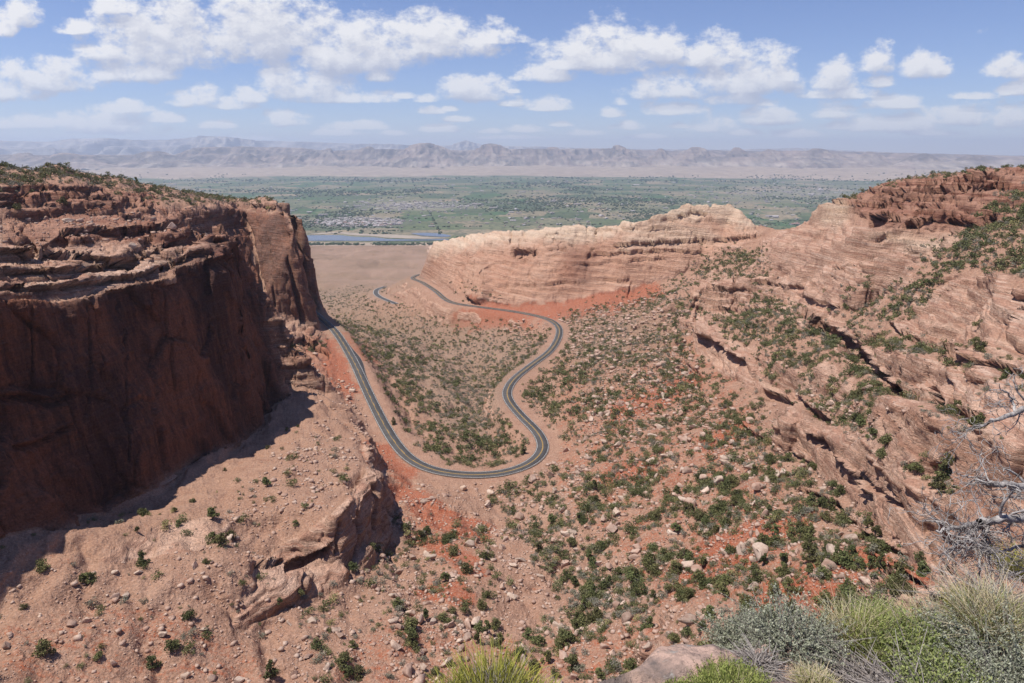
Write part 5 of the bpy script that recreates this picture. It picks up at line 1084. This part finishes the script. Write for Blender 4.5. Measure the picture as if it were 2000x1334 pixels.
for (u_, v_, w_, h_) in CLOUDS:
    d = D(u_, v_); a0, e0 = d[0] / d[1], d[2] / d[1]; W = w_ * 1.12 / d[1]; Hh = h_ * 1.10 / d[1]
    dx = gm('MULTIPLY', gm('SUBTRACT', ga, float(a0)), 1 / W); dy = gm('SUBTRACT', ge, float(e0)); dy = gm('MAXIMUM', gm('MULTIPLY', dy, 1 / Hh), gm('MULTIPLY', dy, -3.2 / Hh))
    v = gm('SUBTRACT', 1.0, gm('ADD', gm('MULTIPLY', dx, dx), gm('MULTIPLY', dy, dy)))
    acc_ = v if acc_ is None else gm('SMOOTH_MAX', acc_, v, 0.25)
mp = gp.nodes.new('ShaderNodeVectorMath'); mp.operation = 'MULTIPLY'; gp.links.new(gi.outputs[0], mp.inputs[0]); mp.inputs[1].default_value = (1, 1.5, 1)
def gn(sc, det, ro):
    o = gp.nodes.new('ShaderNodeTexNoise'); gp.links.new(mp.outputs[0], o.inputs['Vector']); o.inputs['Scale'].default_value = sc; o.inputs['Detail'].default_value = det; o.inputs['Roughness'].default_value = ro; return o.outputs['Fac']
n1 = gn(26, 10, 0.66); n2 = gn(9, 3, 0.5)
low = gp.nodes.new('ShaderNodeMapRange'); gp.links.new(ge, low.inputs[0]); low.inputs[1].default_value = 0.02; low.inputs[2].default_value = 0.12; low.inputs[3].default_value = 0.9; low.inputs[4].default_value = 0.0
acc_ = gm('MAXIMUM', acc_, gm('SUBTRACT', gm('MULTIPLY', low.outputs[0], 0.55), 0.75))
den = gm('ADD', gm('MAXIMUM', acc_, -1.0), gm('ADD', gm('MULTIPLY', gm('SUBTRACT', n1, 0.5), 3.7), gm('MULTIPLY', gm('SUBTRACT', n2, 0.5), 1.0)))
gp.links.new(den, go.inputs[0]); gp.interface.new_socket('B', in_out='OUTPUT', socket_type='NodeSocketFloat'); gp.links.new(acc_, go.inputs[1])
def wn(t_, **k_):
    o = nt.nodes.new(t_)
    for a_, b_ in k_.items(): setattr(o, a_, b_)
    return o
def wm(op, a_, b_=0.0, clamp=False):
    o = wn('ShaderNodeMath', operation=op, use_clamp=clamp)
    for s_, v_ in ((o.inputs[0], a_), (o.inputs[1], b_)):
        if hasattr(v_, 'links'): nt.links.new(v_, s_)
        else: s_.default_value = v_
    return o.outputs[0]
def wr(f, a_, b_, lo=0.0, hi=1.0, smooth=False):
    o = wn('ShaderNodeMapRange', interpolation_type='SMOOTHSTEP' if smooth else 'LINEAR'); nt.links.new(f, o.inputs[0])
    for q, v_ in enumerate((a_, b_, lo, hi)): o.inputs[q + 1].default_value = v_
    return o.outputs[0]
def wmix(f, a_, b_):
    o = wn('ShaderNodeMix', data_type='RGBA'); (nt.links.new(f, o.inputs[0]) if hasattr(f, 'links') else setattr(o.inputs[0], 'default_value', f))
    for v_, s_ in ((a_, o.inputs[6]), (b_, o.inputs[7])):
        if isinstance(v_, tuple): s_.default_value = v_ + (1,)
        else: nt.links.new(v_, s_)
    return o.outputs[2]
tc = wn('ShaderNodeTexCoord'); sp = wn('ShaderNodeSeparateXYZ'); nt.links.new(tc.outputs['Generated'], sp.inputs[0])
yy = wm('MAXIMUM', wm('ABSOLUTE', sp.outputs[1]), 0.05); ca_ = wm('DIVIDE', sp.outputs[0], yy); ce_ = wm('DIVIDE', sp.outputs[2], yy)
cb = wn('ShaderNodeCombineXYZ'); nt.links.new(ca_, cb.inputs[0]); nt.links.new(ce_, cb.inputs[1])
def dens(off):
    g = wn('ShaderNodeGroup'); g.node_tree = gp
    if off: 
        v_ = wn('ShaderNodeVectorMath', operation='ADD'); nt.links.new(cb.outputs[0], v_.inputs[0]); v_.inputs[1].default_value = off; nt.links.new(v_.outputs[0], g.inputs[0])
    else: nt.links.new(cb.outputs[0], g.inputs[0])
    return g.outputs
d0, b0 = dens(None)[:2]; d1 = dens((-0.006, 0.012, 0))[0]; d2, b2 = dens((-0.006, 0.018, 0))[:2]
alpha = wr(d0, -0.1, 0.85, 0, 0.98, True)
lit = wr(wm('SUBTRACT', d0, d1), -0.25, 0.45); thick = wr(d2, 0.0, 1.1)
shade = wm('MULTIPLY', wm('SUBTRACT', 1.0, wm('MULTIPLY', thick, 0.75)), 1.0); under = wr(wm('SUBTRACT', b0, b2), -0.35, 0.40); shade = wm('ADD', wm('ADD', wm('MULTIPLY', shade, 0.30), wm('MULTIPLY', lit, 0.38)), wm('MULTIPLY', under, 0.50), True)
cc = wmix(shade, (5.6, 6.1, 7.8), (11.0, 11.0, 11.3))
lowf = wr(ce_, 0.0, 0.14, 0.72, 1.0)
# slightly whiter air low down is the sky model's own; clouds there are seen through more of it
tn_ = wn('ShaderNodeMix', data_type='RGBA', blend_type='MULTIPLY'); tn_.inputs[0].default_value = 1.0; nt.links.new(sk.outputs[0], tn_.inputs[6]); tn_.inputs[7].default_value = (1.17, 1.17, 1.45, 1); skyc = tn_.outputs[2]
fin = wmix(wm('MULTIPLY', alpha, lowf), skyc, cc)
nt.links.new(fin, bg.inputs[0]); bg.inputs[1].default_value = 0.075
SC.world.cycles.sampling_method = 'MANUAL'; SC.world.cycles.sample_map_resolution = 512
# ------------------------------------------------------------------ haze
def haze():
    t = bpy.data.materials.new('pale_air'); t.use_nodes = True; q = t.node_tree; q.nodes.clear(); o = q.nodes.new('ShaderNodeOutputMaterial'); v = q.nodes.new('ShaderNodeVolumePrincipled')
    v.inputs['Color'].default_value = (0.69, 0.80, 1.0, 1); v.inputs['Density'].default_value = HAZE; v.inputs['Anisotropy'].default_value = 0.3; q.links.new(v.outputs[0], o.inputs['Volume'])
    X0, X1, Y0, Y1, Z0, Z1 = -45000, 45000, -800, 35500, -520, 660
    co = [(x_, y_, z_) for z_ in (Z0, Z1) for x_, y_ in ((X0, Y0), (X1, Y0), (X1, Y1), (X0, Y1))]
    ob = mesh_obj('haze', co, [(3, 2, 1, 0), (4, 5, 6, 7), (0, 1, 5, 4), (1, 2, 6, 5), (2, 3, 7, 6), (3, 0, 4, 7)], t)
    tag(ob, 'thin blue haze over the valley and canyon', 'haze', kind='stuff')
HAZE = 4.8e-5
haze()
log('done')
